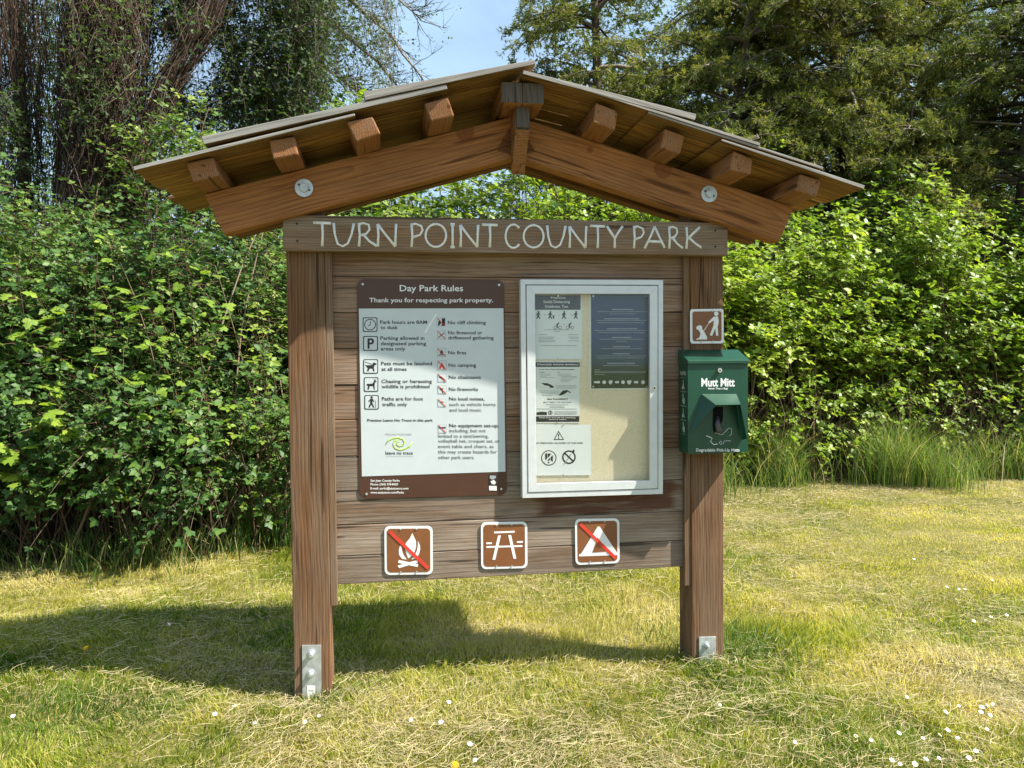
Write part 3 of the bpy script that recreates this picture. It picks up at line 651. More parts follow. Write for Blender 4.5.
g.prism(PL([(395, 440), (430, 436), (414, 462), (422, 490), (398, 490)], YP-.0009, ca), YP-.0009, YP-.0001, 0)
for cx_ in (475, 670):
    for w in (-36, 40):
        P = PL(disc(cx_+w, 634, 27, 14), YP-.0009, ca); g.prism(P, YP-.0008, YP-.0001, 3); g.prism(PL(disc(cx_+w, 634, 20, 14), YP-.0012, ca), YP-.0011, YP-.0001, 4)
    g.prism(PL([(cx_-26, 590), (cx_+6, 560), (cx_+20, 546), (cx_+26, 558), (cx_+8, 585), (cx_, 605), (cx_+10, 640), (cx_-4, 642), (cx_-14, 606)], YP-.0014, ca), YP-.0014, YP-.0001, 0)
for a, b in ((250, 425), (470, 430), (680, 430), (560, 582)):
    g.prism(PL([(a, b), (a+40, b), (a+40, b+8), (a, b+8)], YP-.0009, ca), YP-.0009, YP-.0001, 2)
g.build('print', [M_black, M_white, M_grey, M_black, M_paper], t)
# sheet two
t = sheet('marine_mammal_notice', 'pale notice with black top and bottom bars and two dark seals', [(68, 66), (555, 66), (548, 726), (70, 728)], cb, M_paper)
g = MB()
g.prism(PL([(78, 78), (553, 78), (552, 126), (78, 127)], YP-.0006, cb), YP-.0006, YP-.0001, 0); g.prism(PL([(78, 655), (548, 652), (547, 712), (78, 714)], YP-.0006, cb), YP-.0006, YP-.0001, 0)
wtext(g, 'STRANDED MARINE MAMMALS', 95, 540, 110, 17, cb, 1, .03); wtext(g, 'IF YOU SEE A STRANDED MARINE MAMMAL', 120, 502, 160, 10, cb, 0, .02)
wtext(g, 'DO NOT', 120, 180, 190, 10, cb, 0, .02); wtext(g, 'DO', 315, 338, 190, 10, cb, 0, .02)
lines(g, cb, [(130, 230, 205), (130, 240, 218), (130, 200, 231), (130, 288, 244), (322, 460, 205), (322, 460, 218), (350, 520, 232), (350, 520, 246), (350, 480, 260), (350, 450, 274), (350, 440, 288), (292, 515, 328), (300, 520, 342), (300, 510, 356), (130, 340, 385), (130, 330, 400), (150, 320, 415), (150, 260, 432), (192, 430, 530), (232, 390, 545), (230, 390, 560), (95, 520, 577), (280, 525, 606), (280, 525, 620), (280, 520, 634)], 2, h=4)
g.prism(PL([(138, 298), (210, 302), (240, 315), (276, 336), (272, 350), (236, 350), (224, 330), (180, 324)], YP-.0008, cb), YP-.0008, YP-.0001, 0)
g.prism(PL([(322, 432), (372, 380), (420, 374), (458, 398), (450, 406), (426, 390), (400, 410), (360, 430)], YP-.0008, cb), YP-.0008, YP-.0001, 0)
wtext(g, 'See Something?', 205, 425, 477, 18, cb, 0, .03); wtext(g, 'MAY SIMPLY BE RESTING', 165, 458, 510, 12, cb, 0, .01); wtext(g, 'Keep back and call the stranding', 120, 505, 674, 12, cb, 1, .02); wtext(g, 'network hotline', 222, 410, 692, 11, cb, 1, .02)
g.prism(PL([(92, 612), (140, 604), (200, 608), (202, 640), (92, 640)], YP-.0008, cb), YP-.0008, YP-.0001, 0)
g.prism(PL(disc(238, 616, 23, 18), YP-.0008, cb), YP-.0007, YP-.0001, 0); g.prism(PL(disc(238, 616, 15, 14), YP-.0010, cb), YP-.0010, YP-.0001, 3); g.prism(PL([(232, 604), (244, 602), (246, 622), (238, 630), (230, 620)], YP-.0012, cb), YP-.0012, YP-.0001, 0)
g.build('print', [M_black, M_white, M_grey, M_paper], t)
# sheet three
YQ = YP-.0016
q = [K(*cn(*p), YQ) for p in ((84, 52), (805, 62), (806, 706), (96, 712))]
t = kthing('fireworks_notice', (q[2][0]+q[3][0])/2, YQ, min(q[2][1], q[3][1]), 'plain white notice with warning triangle and two round prohibition symbols', 'notice')
MB().prism([tuple(p) for p in q], YQ, YQ+.0008).build('paper', M_paper2, t)
g = MB(); YR = YQ-.0005
for a, mi, d in (([(392, 138), (462, 254), (328, 254)], 0, 0), ([(392, 160), (444, 244), (346, 244)], 1, .0003), ([(384, 180), (402, 180), (397, 222), (389, 222)], 0, .0006), (disc(393, 234, 8), 0, .0006)):
    g.prism(PL(a, YR-d, cn), YR-d, YQ-.0001, mi)
wtext(g, 'NO FIREWORKS ALLOWED AT THIS PARK', 94, 706, 306, 22, cn, 0, .016, YR)
for (x_, y_, r_, r2_) in ((266, 486, 98, 86), (524, 476, 88, 68)):
    g.prism(PL(disc(x_, y_, r_, 30), YR, cn), YR, YQ-.0001, 0); g.prism(PL(disc(x_, y_, r2_, 30), YR-.0003, cn), YR-.0003, YQ-.0001, 1)
for a in ([(218, 432), (246, 424), (250, 520), (220, 516)], [(254, 430), (282, 428), (284, 512), (252, 530)], [(288, 432), (318, 436), (318, 534), (292, 520)], disc(264, 545, 11)):
    g.prism(PL(a, YR-.0006, cn), YR-.0006, YQ-.0001, 0)
g.prism(PL([(204, 534), (216, 548), (326, 440), (314, 426)], YR-.0009, cn), YR-.0009, YQ-.0001, 1)
g.prism(PL([(466, 434), (480, 420), (586, 520), (572, 536)], YR-.0008, cn), YR-.0008, YQ-.0001, 0); g.prism(PL([(560, 406), (584, 378), (598, 384), (590, 420), (575, 424)], YR-.0008, cn), YR-.0008, YQ-.0001, 0)
g.prism(PL([(452, 574), (458, 578), (560, 440), (548, 430)], YR-.0006, cn), YR-.0006, YQ-.0001, 2)
g.build('print', [M_black, M_paper2, M_grey], t)
# poster
q = [K(*cp(*p), YP) for p in ((44, 44), (470, 44), (468, 738), (46, 742))]
t = kthing('information_poster', (q[2][0]+q[3][0])/2, YP, min(q[2][1], q[3][1]), 'dark blue poster with small white text, right half of the case', 'poster')
bq = [K(*cp(*p), YP) for p in ((34, 34), (408, 34), (408, 50), (478, 78), (478, 750), (30, 752))]
MB().prism([tuple(p) for p in bq], YP+.0004, YP+.0016).build('paper_edge', M_label, t)
MB().prism([tuple(p) for p in q], YP-.0004, YP+.0005).build('paper', M_poster, t)
g = MB(); Y2 = YP-.001
hd_ = [(200, 355, 162), (142, 400, 230), (162, 384, 304), (198, 342, 368), (204, 336, 437), (206, 330, 489), (164, 370, 559)]
for x0, x1, b in hd_: g.prism(PL([(x0, b-5), (x1, b-5), (x1, b), (x0, b)], Y2, cp), Y2, YP-.0003, 2)
lines(g, cp, [(90, 460, 176), (180, 376, 192), (86, 456, 242), (90, 440, 257), (70, 460, 316), (90, 440, 331), (105, 440, 380), (230, 312, 396), (118, 420, 449), (80, 456, 503), (90, 440, 518), (135, 404, 573), (70, 112, 606), (70, 450, 617), (70, 450, 627), (70, 145, 640)], 1, y=Y2, h=3)
for k, (x0, x1) in enumerate(((66, 110), (128, 156), (176, 202), (222, 250), (270, 292), (312, 342), (362, 392), (408, 450))):
    if k % 3 == 1: sh = disc((x0+x1)/2, 696, 14, 8)
    elif k % 3 == 2: sh = [(x0, 684), (x1, 682), (x1, 700), ((x0+x1)/2, 714), (x0, 702)]
    else: sh = [(x0, 690), (x1, 686), (x1, 704), (x0, 702)]
    g.prism(PL(sh, Y2, cp), Y2, YP-.0003, 0)
g.build('print', [M_white, M_grey, M_label2], t)

for tn, fc, pts in (('distancing_notice', ca, ((480, 128), (480, 1120))), ('marine_mammal_notice', cb, ((310, 72), (310, 722))), ('fireworks_notice', cn, ((450, 66), (450, 700))), ('information_poster', cp, ((60, 60), (455, 60), (60, 728), (455, 728)))):
    par = bpy.data.objects[tn]
    for p_ in pts:
        x, z = K(*fc(*p_), YP-.002); MB().cyl_y(x, z, YP-.0045, YP-.001, .0035, 10, 0, .002).build('pin', M_chrome, par)
# ------------------------------------------------------------------ bag dispenser on the right post
DY = -.107; XL, XR = 1.678, 1.9527
disp = kthing('bag_dispenser', (XL+XR)/2, DY, .93, 'green metal dog waste bag dispenser on the right post', 'dispenser')
zt = K(718, 366, DY)[1]; zbt = K(718, 453, DY)[1]
def bx(x): return 660+x/10.24
bd = MB()
ztf = K(718, 360.3, DY-.008)[1]
bd.box(XL, XR, DY, -.001, zbt, ztf-.0165)
bd.build('body', M_green, disp, bevel=.0)
ztb = K(708, 349.5, -.003)[1]; ztf = K(718, 360.3, DY-.008)[1]
g = MB(); e = .004
g.hexa([(XL-e, DY-.009, ztf-.016), (XR+e, DY-.009, ztf-.016), (XR+e, -.0005, ztf-.016), (XL-e, -.0005, ztf-.016),
        (XL-e, DY-.009, ztf), (XR+e, DY-.009, ztf), (XR+e, -.0005, ztb), (XL-e, -.0005, ztb)])
g.build('lid', M_green, disp, bevel=.003)
x, z = K(718.9, 370.3, DY); MB().cyl_y(x, z, DY-.012, DY, .0095, 18).cyl_y(x, z, DY-.0128, DY-.0115, .004, 10, 1).build('lock', [M_chrome, M_black], disp)
def ch(x, y): return 680+x/10.24, 385+y/10.24
HY = DY-.07
A = K(*ch(218, 95), DY); B = K(*ch(575, 95), DY); L1 = K(*ch(368, 208), HY); L2 = K(*ch(622, 203), HY-.0)
LB = K(*ch(95, 500), DY); RB = K(*ch(690, 548), DY-.035); RB0 = K(*ch(640, 560), DY)
v3 = lambda p, y: (p[0], y, p[1])
g = MB(); th = .0016
def plate(pts, mi=0):
    P = [np.array(p, float) for p in pts]; n = np.cross(P[1]-P[0], P[2]-P[0]); n = n/np.linalg.norm(n)*th
    k = len(P); g.add([tuple(p) for p in P]+[tuple(p+n) for p in P], [tuple(range(k))[::-1], tuple(range(k, 2*k))]+[(i, (i+1) % k, (i+1) % k+k, i+k) for i in range(k)], mi)
plate([v3(A, DY-.001), v3(L1, HY), v3(L2, HY), v3(B, DY-.001)])
LBq = K(*ch(150, 600), DY)
plate([v3(A, DY-.001), v3(LB, DY-.001), v3(L1, HY)][::-1])
plate([v3(B, DY-.001), v3(L2, HY), v3(RB, DY-.035), v3(RB0, DY-.001)][::-1])
g.build('hood', M_green, disp)
g = MB()
g.prism(PL([(340, 222), (440, 222), (440, 360), (400, 440), (345, 488), (335, 400)], DY-.0012, ch), DY-.0012, DY+.001)
g.build('dispensing_slot', M_dark, disp)
g = MB(); P = [K(*ch(*p), DY-.012) for p in ((392, 320), (388, 400), (400, 470), (420, 500))]
g.tube([(p[0], DY-.006-.004*i, p[1]) for i, p in enumerate(P)], [.006, .014, .015, .004], 9, 0, .5); g.build('bag_end', M_bag, disp, smooth=True)
g = MB()
def dtext(b, x0, x1, bl, cap, f, y, bold=.02): p0, p1 = f(x0, bl), f(x1, bl); put_text(g, b, p0[0], p1[0], p0[1], abs(f(0, cap)[1]-f(0, 0)[1]), y, 0, bold, p1[1])
def cl(x, y): return 660+x/10.24, 330+y/10.24
dtext('Mutt Mitt', 424, 765, 576, 84, cl, DY-.0008, .026); dtext('Better Than a Bag!', 494, 694, 607, 18, cl, DY-.0008, .02)
dtext('Degradable Pick-Up Mitts', 165, 610, 680, 30, ch, DY-.0008, .015)
for pts in ([(270, 520), (330, 545), (312, 580), (345, 610), (385, 605)], [(400, 590), (420, 572), (432, 600), (418, 612), (400, 590)], [(445, 605), (450, 575), (500, 570), (520, 575)], [(470, 470), (500, 440), (530, 450), (528, 500), (505, 522)], [(360, 490), (430, 510), (470, 470)]):
    g.tube([v3(K(*ch(*p), DY-.001), DY-.001) for p in pts], .0009 if pts[0][0] != 270 else .0016, 5, 0, .4)
# little pictures down the left side
for (zc, hh) in ((.95-.0, .0),): pass
zz = K(700, 372, DY)[1]
g.build('lettering', M_letter, disp)
g = MB(); xs = XL-.0006
def sidepoly(pts): g.add([(xs, y, z) for y, z in pts], [tuple(range(len(pts)))])
y0s, y1s = -.088, -.022; ztop = zt-.018; H_ = zt-zbt
v, f = text_geo('Mutt Mitt', .04); a0, a1 = v[:, 0].min(), v[:, 0].max()
g.add([(xs, y1s+(y0s-y1s)*(a-a0)/(a1-a0), ztop-.02+b*.026) for a, b in v], f)
for k in range(4):
    zc = ztop-.062-k*.062; yc = -.055
    sidepoly([(yc+a*.03, zc+b*.03) for a, b in ((-.5, -.8), (.1, -.7), (.5, -.2), (.2, .1), (.35, .6), (.0, .8), (-.2, .2), (-.6, .0))][::-1] if k % 2 else [(yc+a*.03, zc+b*.03) for a, b in ((-.6, -.6), (.6, -.7), (.4, -.1), (.1, .0), (.1, .7), (-.1, .7), (-.2, -.1))][::-1])
    for dz in (-.031, .0295):
        sidepoly([(y0s, zc+dz), (y0s, zc+dz+.0012), (y1s, zc+dz+.0012), (y1s, zc+dz)])
g.build('side_print', M_grey, disp)
# ------------------------------------------------------------------ plant geometry helpers
SUNV = np.array([SUN.x, SUN.y, SUN.z]); UP = np.array([0, 0, 1.0])
def nrm(a): return a/(np.linalg.norm(a, axis=-1, keepdims=True)+1e-9)
def vnoise(x, y, sc, seed):
    r = np.random.default_rng(seed); T = r.random((64, 64))
    x = np.asarray(x)*sc+100; y = np.asarray(y)*sc+100
    xi = np.floor(x).astype(int); yi = np.floor(y).astype(int); fx = x-xi; fy = y-yi
    fx = fx*fx*(3-2*fx); fy = fy*fy*(3-2*fy)
    a = T[xi % 64, yi % 64]; b = T[(xi+1) % 64, yi % 64]; c = T[xi % 64, (yi+1) % 64]; d = T[(xi+1) % 64, (yi+1) % 64]
    return (a*(1-fx)+b*fx)*(1-fy)+(c*(1-fx)+d*fx)*fy
def np_mesh(name, V, faces, mats, parent=None, tones=None, mis=None, origin=None, smooth=False):
    """faces: list of (M, k) index arrays; tones, mis: matching lists of per-face values"""
    V = np.asarray(V, float)
    if origin is not None: V = V-np.asarray(origin)
    me = bpy.data.meshes.new(name)
    me.vertices.add(len(V)); me.vertices.foreach_set('co', V.astype(np.float32).ravel())
    li = np.concatenate([f.ravel() for f in faces]).astype(np.int32)
    tot = np.concatenate([np.full(len(f), f.shape[1]) for f in faces]); st = np.concatenate([[0], np.cumsum(tot)[:-1]]).astype(np.int32)
    me.loops.add(len(li)); me.loops.foreach_set('vertex_index', li)
    me.polygons.add(len(tot)); me.polygons.foreach_set('loop_start', st)
    for m in (mats if isinstance(mats, (list, tuple)) else [mats]): me.materials.append(m)
    if mis is not None: me.polygons.foreach_set('material_index', np.concatenate(mis).astype(np.int32))
    if smooth: me.polygons.foreach_set('use_smooth', np.ones(len(tot), bool))
    me.update(calc_edges=True)
    if tones is not None:
        a = me.attributes.new('tone', 'FLOAT', 'FACE'); a.data.foreach_set('value', np.clip(np.concatenate(tones), 0, 1).astype(np.float32))
    o = bpy.data.objects.new(name, me); COL.objects.link(o)
    if parent: o.parent = parent
    return o
class Geo:
    def __init__(s): s.V = []; s.F = []; s.T = []; s.n = 0
    def add(s, V, F, tone):
        s.V.append(V.reshape(-1, 3)); 
        for f, t in zip(F, tone): s.F.append(f+s.n); s.T.append(t)
        s.n += len(s.V[-1])
    def build(s, name, mat, parent=None, origin=None, smooth=False):
        return np_mesh(name, np.concatenate(s.V), s.F, mat, parent, s.T, None, origin, smooth)
def tubes(g, P, R, sides=3, tone=.5):
    """P (N, k, 3) polylines, R (N, k) radii"""
    P = np.asarray(P, float); N, k, _ = P.shape; R = np.broadcast_to(np.asarray(R, float), (N, k))
    t = np.empty_like(P); t[:, 1:-1] = P[:, 2:]-P[:, :-2]; t[:, 0] = P[:, 1]-P[:, 0]; t[:, -1] = P[:, -1]-P[:, -2]; t = nrm(t)
    ref = np.where(np.abs(t[..., 2:3]) > .9, np.array([1.0, 0, 0]), UP)
    a = nrm(np.cross(t, ref)); b = np.cross(a, t)
    ang = np.arange(sides)*2*PI/sides
    V = P[:, :, None]+(a[:, :, None]*np.cos(ang)[:, None]+b[:, :, None]*np.sin(ang)[:, None])*R[:, :, None, None]
    i = np.arange(N)[:, None, None]*k*sides+np.arange(k-1)[None, :, None]*sides; s = np.arange(sides)[None, None]; s2 = (s+1) % sides
    F = np.stack([i+s, i+s2, i+s2+sides, i+s+sides], -1).reshape(-1, 4)
    tn = np.broadcast_to(np.asarray(tone, float).reshape(-1, 1), (N, (k-1)*sides)).ravel() if np.ndim(tone) else np.full(len(F), tone)
    g.add(V, [F], [tn])
def ribbons(g, P, W, side, tone):
    """flat blades: P (N, k, 3) spines, W (N, k) half widths, side (N, 3)"""
    N, k, _ = P.shape
    V = np.stack([P-side[:, None]*W[..., None], P+side[:, None]*W[..., None]], 2)
    i = np.arange(N)[:, None]*k*2+np.arange(k-1)[None]*2
    F = np.stack([i, i+1, i+3, i+2], -1).reshape(-1, 4)
    g.add(V, [F], [np.repeat(tone, k-1)])
LEAF_S = (np.array([[0, 0, 0], [.36, .5, .05], [0, 1, -.06], [-.36, .5, .05]]), [np.array([[0, 1, 2]]), np.array([[0, 2, 3]])])
LEAF_O = (np.array([[0, 0, 0], [.27, .22, .04], [.36, .5, .05], [.2, .8, 0], [0, 1.02, -.1], [-.2, .8, 0], [-.36, .5, .05], [-.27, .22, .04]]), [np.array([[0, 1, 2, 3]]), np.array([[0, 3, 4, 4]])[:, :3], np.array([[0, 4, 5]]), np.array([[0, 5, 6, 7]])])
_lb = [(0, 0), (.2, -.06), (.46, .12), (.36, .3), (.56, .52), (.34, .6), (.24, .78), (0, 1.05)]
_lv = [(x, y) for x, y in _lb]+[(-x, y) for x, y in _lb[-2:0:-1]]
LEAF_L = (np.array([[0, .38, .03]]+[[x, y, -.10*abs(x)-.08*max(0, y-.5)] for x, y in _lv]), [np.array([[0, 1+i, 1+(i+1) % len(_lv)] for i in range(len(_lv))])])
def leaves(g, O, A, Nn, size, tmpl, tone):
    TV, TF = tmpl
    A = nrm(A); Nn = nrm(Nn-A*np.sum(A*Nn, -1, keepdims=True)); R = np.cross(A, Nn)
    V = O[:, None]+size[:, None, None]*(R[:, None]*TV[None, :, :1]+A[:, None]*TV[None, :, 1:2]+Nn[:, None]*TV[None, :, 2:3])
    k = len(TV); base = np.arange(len(O))*k
    g.add(V, [(base[:, None, None]+f[None]).reshape(-1, f.shape[1]) for f in TF], [np.repeat(tone, len(f)) for f in TF])
def twig_leaves(g, gs, P, D, L, nodes, nlf, size, rng, tmpl=LEAF_S, droop=.25, tone0=.5, toneS=.2, outw=None, twr=.0022, lift=.55, tj=.12):
    """leafy twigs: P, D (N, 3), L (N,); every node carries one compound leaf of nlf leaflets"""
    N = len(P); D = nrm(D); outw = D if outw is None else outw
    ts = np.linspace(0, 1, 4); SP = P[:, None]+D[:, None]*L[:, None, None]*ts[:, None]-UP*(droop*L)[:, None, None]*(ts**2)[:, None]
    if gs is not None: tubes(gs, SP, np.array([1.2, 1, .8, .45])*twr, 3, rng.random(N))
    q = rng.normal(size=(N, 3)); a = nrm(np.cross(D, q)); b = np.cross(D, a)
    twt = rng.normal(0, toneS, N)
    for j in range(nodes):
        t = (j+.8)/nodes; pos = P+D*(L*t)[:, None]-UP*(droop*L*t*t)[:, None]
        an = 2.4*j+rng.normal(0, .4, N); sd = a*np.cos(an)[:, None]+b*np.sin(an)[:, None]
        if j == nodes-1: sd = sd*.3
        pd = nrm(sd+D*.55+rng.normal(0, .25, (N, 3)))
        n = nrm(UP*lift+outw*.35+SUNV*.35+rng.normal(0, .38, (N, 3)))
        pd = nrm(pd-n*np.sum(pd*n, -1, keepdims=True)*.8)
        r = np.cross(pd, n); s0 = size*rng.uniform(.45, 1.4, N)
        for k in range(nlf):
            if k == 0: al, off = pd, .55
            else:
                sg = 1 if k % 2 else -1; row = (k+1)//2
                al = nrm(pd*.45+r*sg); off = .5-.42*(row-1)
            O = pos+pd*(s0*off)[:, None]
            nn = nrm(n+rng.normal(0, .22, (N, 3)))
            leaves(g, O, al+rng.normal(0, .12, (N, 3)), nn, s0*(1 if k == 0 else .85), tmpl, tone0+twt+rng.normal(0, tj, N))
def blob_points(rng, c, r3, nb, n, brad=(.3, .5), zmin=None, upb=.25):
    """points on the skins of a heap of overlapping lobes -> positions and outward directions"""
    B = rng.uniform(-1, 1, (nb*4, 3)); q = np.abs(B); B = B[(q[:, 0]**3+q[:, 1]**3+np.where(B[:, 2] > 0, q[:, 2]**2, q[:, 2]**5)) < 1.05][:nb]; nb = len(B)
    B[:, 2] -= rng.random(nb)*.35*(B[:, 2] > .3); B = np.asarray(c)+B*np.asarray(r3)*np.array([.95, .95, .85])
    br = rng.uniform(*brad, nb)*min(r3[0], r3[2])
    i = rng.integers(0, nb, n); u = rng.normal(size=(n, 3)); u[:, 2] += upb; u = nrm(u)
    P = B[i]+u*(br[i]*rng.uniform(.35, 1.15, n))[:, None]
    k = P[:, 2] > (zmin if zmin is not None else -1)
    return P[k], u[k], rng.normal(0, 1, nb)[i][k]
def shrub(name, label, x, y, rx, ry, H, zmin, ntw, size, leafm, stemm, seed, group=None, nodes=5, nlf=3, tmpl=LEAF_S, tone0=.5, toneS=.15, nb=18, brad=(.3, .5), Lr=(.14, .34), droop=.2, nst=26, cat='shrub', dead=0, lift=.55, canes=0, nlat=13, clat=(.14, .34), csize=None, ctone=0, front=.2, skirt=0):
    rng = np.random.default_rng(seed); t = empty(name, (x, y, 0), label, cat, group)
    zc = (H+zmin)/2; rz = (H-zmin)/2
    P, u, bt = blob_points(rng, (x, y, zc), (rx, ry, rz), nb, ntw, brad, zmin)
    D = nrm(u*.8+UP*.35+rng.normal(0, .4, u.shape)); L = rng.uniform(*Lr, len(P))
    g = Geo(); gs = Geo()
    twig_leaves(g, gs, P, D, L, nodes, nlf, size, rng, tmpl, droop, tone0+.10*bt, toneS, nrm(u+np.array([0, -.3, 0])), lift=lift)
    if canes: cane_shoots(g, gs, rng, x, y, rx*1.12, ry*1.15, H*1.06, zmin, canes, nlat, csize or size, tone0+ctone, toneS, front=front, latL=clat)
    if skirt:                                  # low boughs hanging over the grass on the open side
        Q = np.column_stack([x+rng.uniform(-1, 1, skirt)*rx*1.1, y-ry*rng.uniform(.55, 1.12, skirt), rng.uniform(zmin, zmin+.75, skirt)])
        Du = nrm(np.array([0, -.7, -.15])+rng.normal(0, .55, Q.shape)); twig_leaves(g, gs, Q, Du, rng.uniform(.15, .35, skirt), nodes, nlf, size, rng, tmpl, .2, tone0, toneS, np.tile([0, -1.0, .2], (skirt, 1)), lift=lift)
    # arching stems from the root to the lobes
    k = min(nst, len(P)); e = P[rng.choice(len(P), k, replace=False)]
    b = np.column_stack([x+rng.normal(0, rx*.35, k), y+rng.normal(0, ry*.3, k), np.full(k, -.05)])
    tt = np.linspace(0, 1, 7)[None, :, None]; mid = b*.5+e*.5+UP*.3*rz
    C = b[:, None]*(1-tt)**2+2*mid[:, None]*tt*(1-tt)+e[:, None]*tt**2+rng.normal(0, .02, (k, 7, 3))
    tubes(gs, C, np.linspace(.011, .004, 7)[None]*rng.uniform(.6, 1.5, (k, 1)), 5, rng.random(k))
    if dead:                                   # bare brown canes round the foot and arching out in front
        b = np.column_stack([x+rng.uniform(-rx, rx, dead), y-ry*rng.uniform(.2, 1.0, dead), np.full(dead, -.02)])
        e = b+np.column_stack([rng.normal(0, .5, dead), rng.normal(-.1, .3, dead), rng.uniform(.3, 1.3, dead)])
        mid = (b+e)/2+np.column_stack([rng.normal(0, .15, dead), rng.normal(0, .15, dead), rng.uniform(0, .35, dead)])
        C = b[:, None]*(1-tt)**2+2*mid[:, None]*tt*(1-tt)+e[:, None]*tt**2+rng.normal(0, .012, (dead, 7, 3))
        tubes(gs, C, np.linspace(.006, .0022, 7)[None]*rng.uniform(.5, 1.4, (dead, 1)), 4, rng.random(dead))
    g.build('foliage', leafm, t, (x, y, 0)); gs.build('stems', stemm, t, (x, y, 0))
    return t

def cane_shoots(g, gs, rng, x, y, rx, ry, H, zmin, ncane, nlat, size, tone0, toneS, nodes=4, nlf=3, front=0.0, latL=(.14, .34), lift=.8, tmpl=LEAF_S, lean=(0, 0)):
    """arching canes from one root, each with leafy side shoots on its upper part"""
    a = rng.uniform(0, 2*PI, ncane); q = rng.random(ncane)**.6
    e = np.column_stack([x+np.cos(a)*q*rx+lean[0], y+np.sin(a)*q*ry+lean[1], H*(1.04-.5*q**2.2)*rng.uniform(.5, 1.0, ncane)**.7])
    b = np.column_stack([x+rng.normal(0, rx*.4, ncane), y+rng.normal(0, ry*.35, ncane), np.full(ncane, -.05)])
    mid = b*.45+e*.55+UP*(e[:, 2:3]*rng.uniform(.2, .5, (ncane, 1)))
    tt = np.linspace(0, 1, 9)[None, :, None]; C = b[:, None]*(1-tt)**2+2*mid[:, None]*tt*(1-tt)+e[:, None]*tt**2+np.cumsum(rng.normal(0, .012, (ncane, 9, 3)), 1)
    tubes(gs, C, np.linspace(.009, .0025, 9)[None]*rng.uniform(.6, 1.4, (ncane, 1)), 5, rng.random(ncane))
    k = np.repeat(np.arange(ncane), nlat); u = rng.uniform(.3, 1.0, len(k))**.75*8; i = np.minimum(u.astype(int), 7); f = (u-i)[:, None]
    P = C[k, i]*(1-f)+C[k, i+1]*f; tg = nrm(C[k, i+1]-C[k, i]); sd = rng.normal(size=P.shape); sd[:, 2] *= .45; sd[:, 1] -= front
    D = nrm(nrm(sd)+tg*.55+UP*.12); ok = P[:, 2] > zmin*(.6+.8*rng.random(len(P))); P, D, k = P[ok], D[ok], k[ok]
    ct = rng.normal(0, toneS*.8, ncane)[k]
    twig_leaves(g, gs, P, D, rng.uniform(*latL, len(P)), nodes, nlf, size, rng, tmpl, .22, tone0+ct, toneS, nrm(D*.4+np.array([0, -.3, 0])), lift=lift)
# ------------------------------------------------------------------ plant materials
ML_hedge = leaf_mat('hedge_leaf', [(0, (.02, .055, .012)), (.45, (.06, .13, .024)), (.75, (.12, .2, .036)), (1, (.24, .3, .055))], .26, .5, .3)
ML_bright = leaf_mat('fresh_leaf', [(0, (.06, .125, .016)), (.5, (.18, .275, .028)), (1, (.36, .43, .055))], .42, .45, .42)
ML_big = leaf_mat('broad_leaf', [(0, (.09, .17, .016)), (.5, (.17, .28, .025)), (1, (.27, .36, .05))], .45, .5)
ML_need = leaf_mat('conifer_needle', [(0, (.035, .06, .012)), (.4, (.115, .145, .03)), (.75, (.22, .22, .05)), (1, (.33, .28, .1))], .32, .6)
ML_oak = leaf_mat('tree_leaf', [(0, (.018, .042, .012)), (.5, (.055, .095, .022)), (1, (.12, .17, .04))], .35)
M_stem = leaf_mat('brown_stem', [(0, (.05, .032, .02)), (.6, (.13, .085, .052)), (1, (.26, .19, .13))], 0, .9, .1)
M_vine = leaf_mat('dead_vine', [(0, (.03, .02, .015)), (.6, (.075, .05, .036)), (1, (.19, .14, .105))], 0, .9, .1)
M_twig = leaf_mat('grey_twig', [(0, (.04, .033, .026)), (.6, (.12, .1, .078)), (1, (.24, .2, .15))], 0, .9, .1)
M_bark = bark('rough_bark', [(.3, (.03, .022, .017)), (.6, (.11, .08, .06)), (.8, (.2, .16, .125))])
M_grass = leaf_mat('grass_blade', [(0, (.035, .085, .01)), (.3, (.11, .185, .018)), (.55, (.27, .295, .03)), (.78, (.46, .41, .1)), (1, (.6, .5, .23))], .45, .6, .25)
M_tall = leaf_mat('tall_grass_blade', [(0, (.03, .07, .014)), (.5, (.085, .16, .028)), (.8, (.2, .26, .06)), (1, (.42, .36, .17))], .4, .5, .3)
M_straw = leaf_mat('dry_clipping', [(0, (.2, .155, .075)), (.5, (.38, .31, .165)), (1, (.55, .47, .29))], .15, .7, .2)
M_petal = paint('daisy_petal', (.85, .85, .82), .6, .3, 0, .02); M_disc = paint('flower_centre', (.75, .48, .02), .7, .2, 0, .1); M_fstem = paint('flower_stem', (.09, .16, .03), .6, .3, 0, .1)

# ------------------------------------------------------------------ ground
def hedge_y(x): return np.interp(x, [-6, -3, -2.3, -1.6, -.9, 0, 1.2, 2.5, 4, 7], [5.1, 5.15, 5.3, 5.85, 6.8, 7.8, 8.3, 8.5, 8.9, 9.2])
def gz(x, y): return .03*(vnoise(x, y, .9, 3)-.5)+.012*(vnoise(x, y, 3.1, 4)-.5)
m, n, l, b, out = new_mat('ground_soil_and_thatch')
tc = n.new('ShaderNodeTexCoord'); n1 = n.new('ShaderNodeTexNoise'); n1.inputs['Scale'].default_value = 1.6; n1.inputs['Detail'].default_value = 8; n1.inputs['Roughness'].default_value = .65
n2 = n.new('ShaderNodeTexNoise'); n2.inputs['Scale'].default_value = 60; n2.inputs['Detail'].default_value = 5
l.new(tc.outputs['Object'], n1.inputs['Vector']); l.new(tc.outputs['Object'], n2.inputs['Vector'])
r1 = ramp(n, [(.35, (.12, .13, .035)), (.5, (.22, .2, .075)), (.65, (.3, .25, .12))]); l.new(n1.outputs['Fac'], r1.inputs['Fac'])
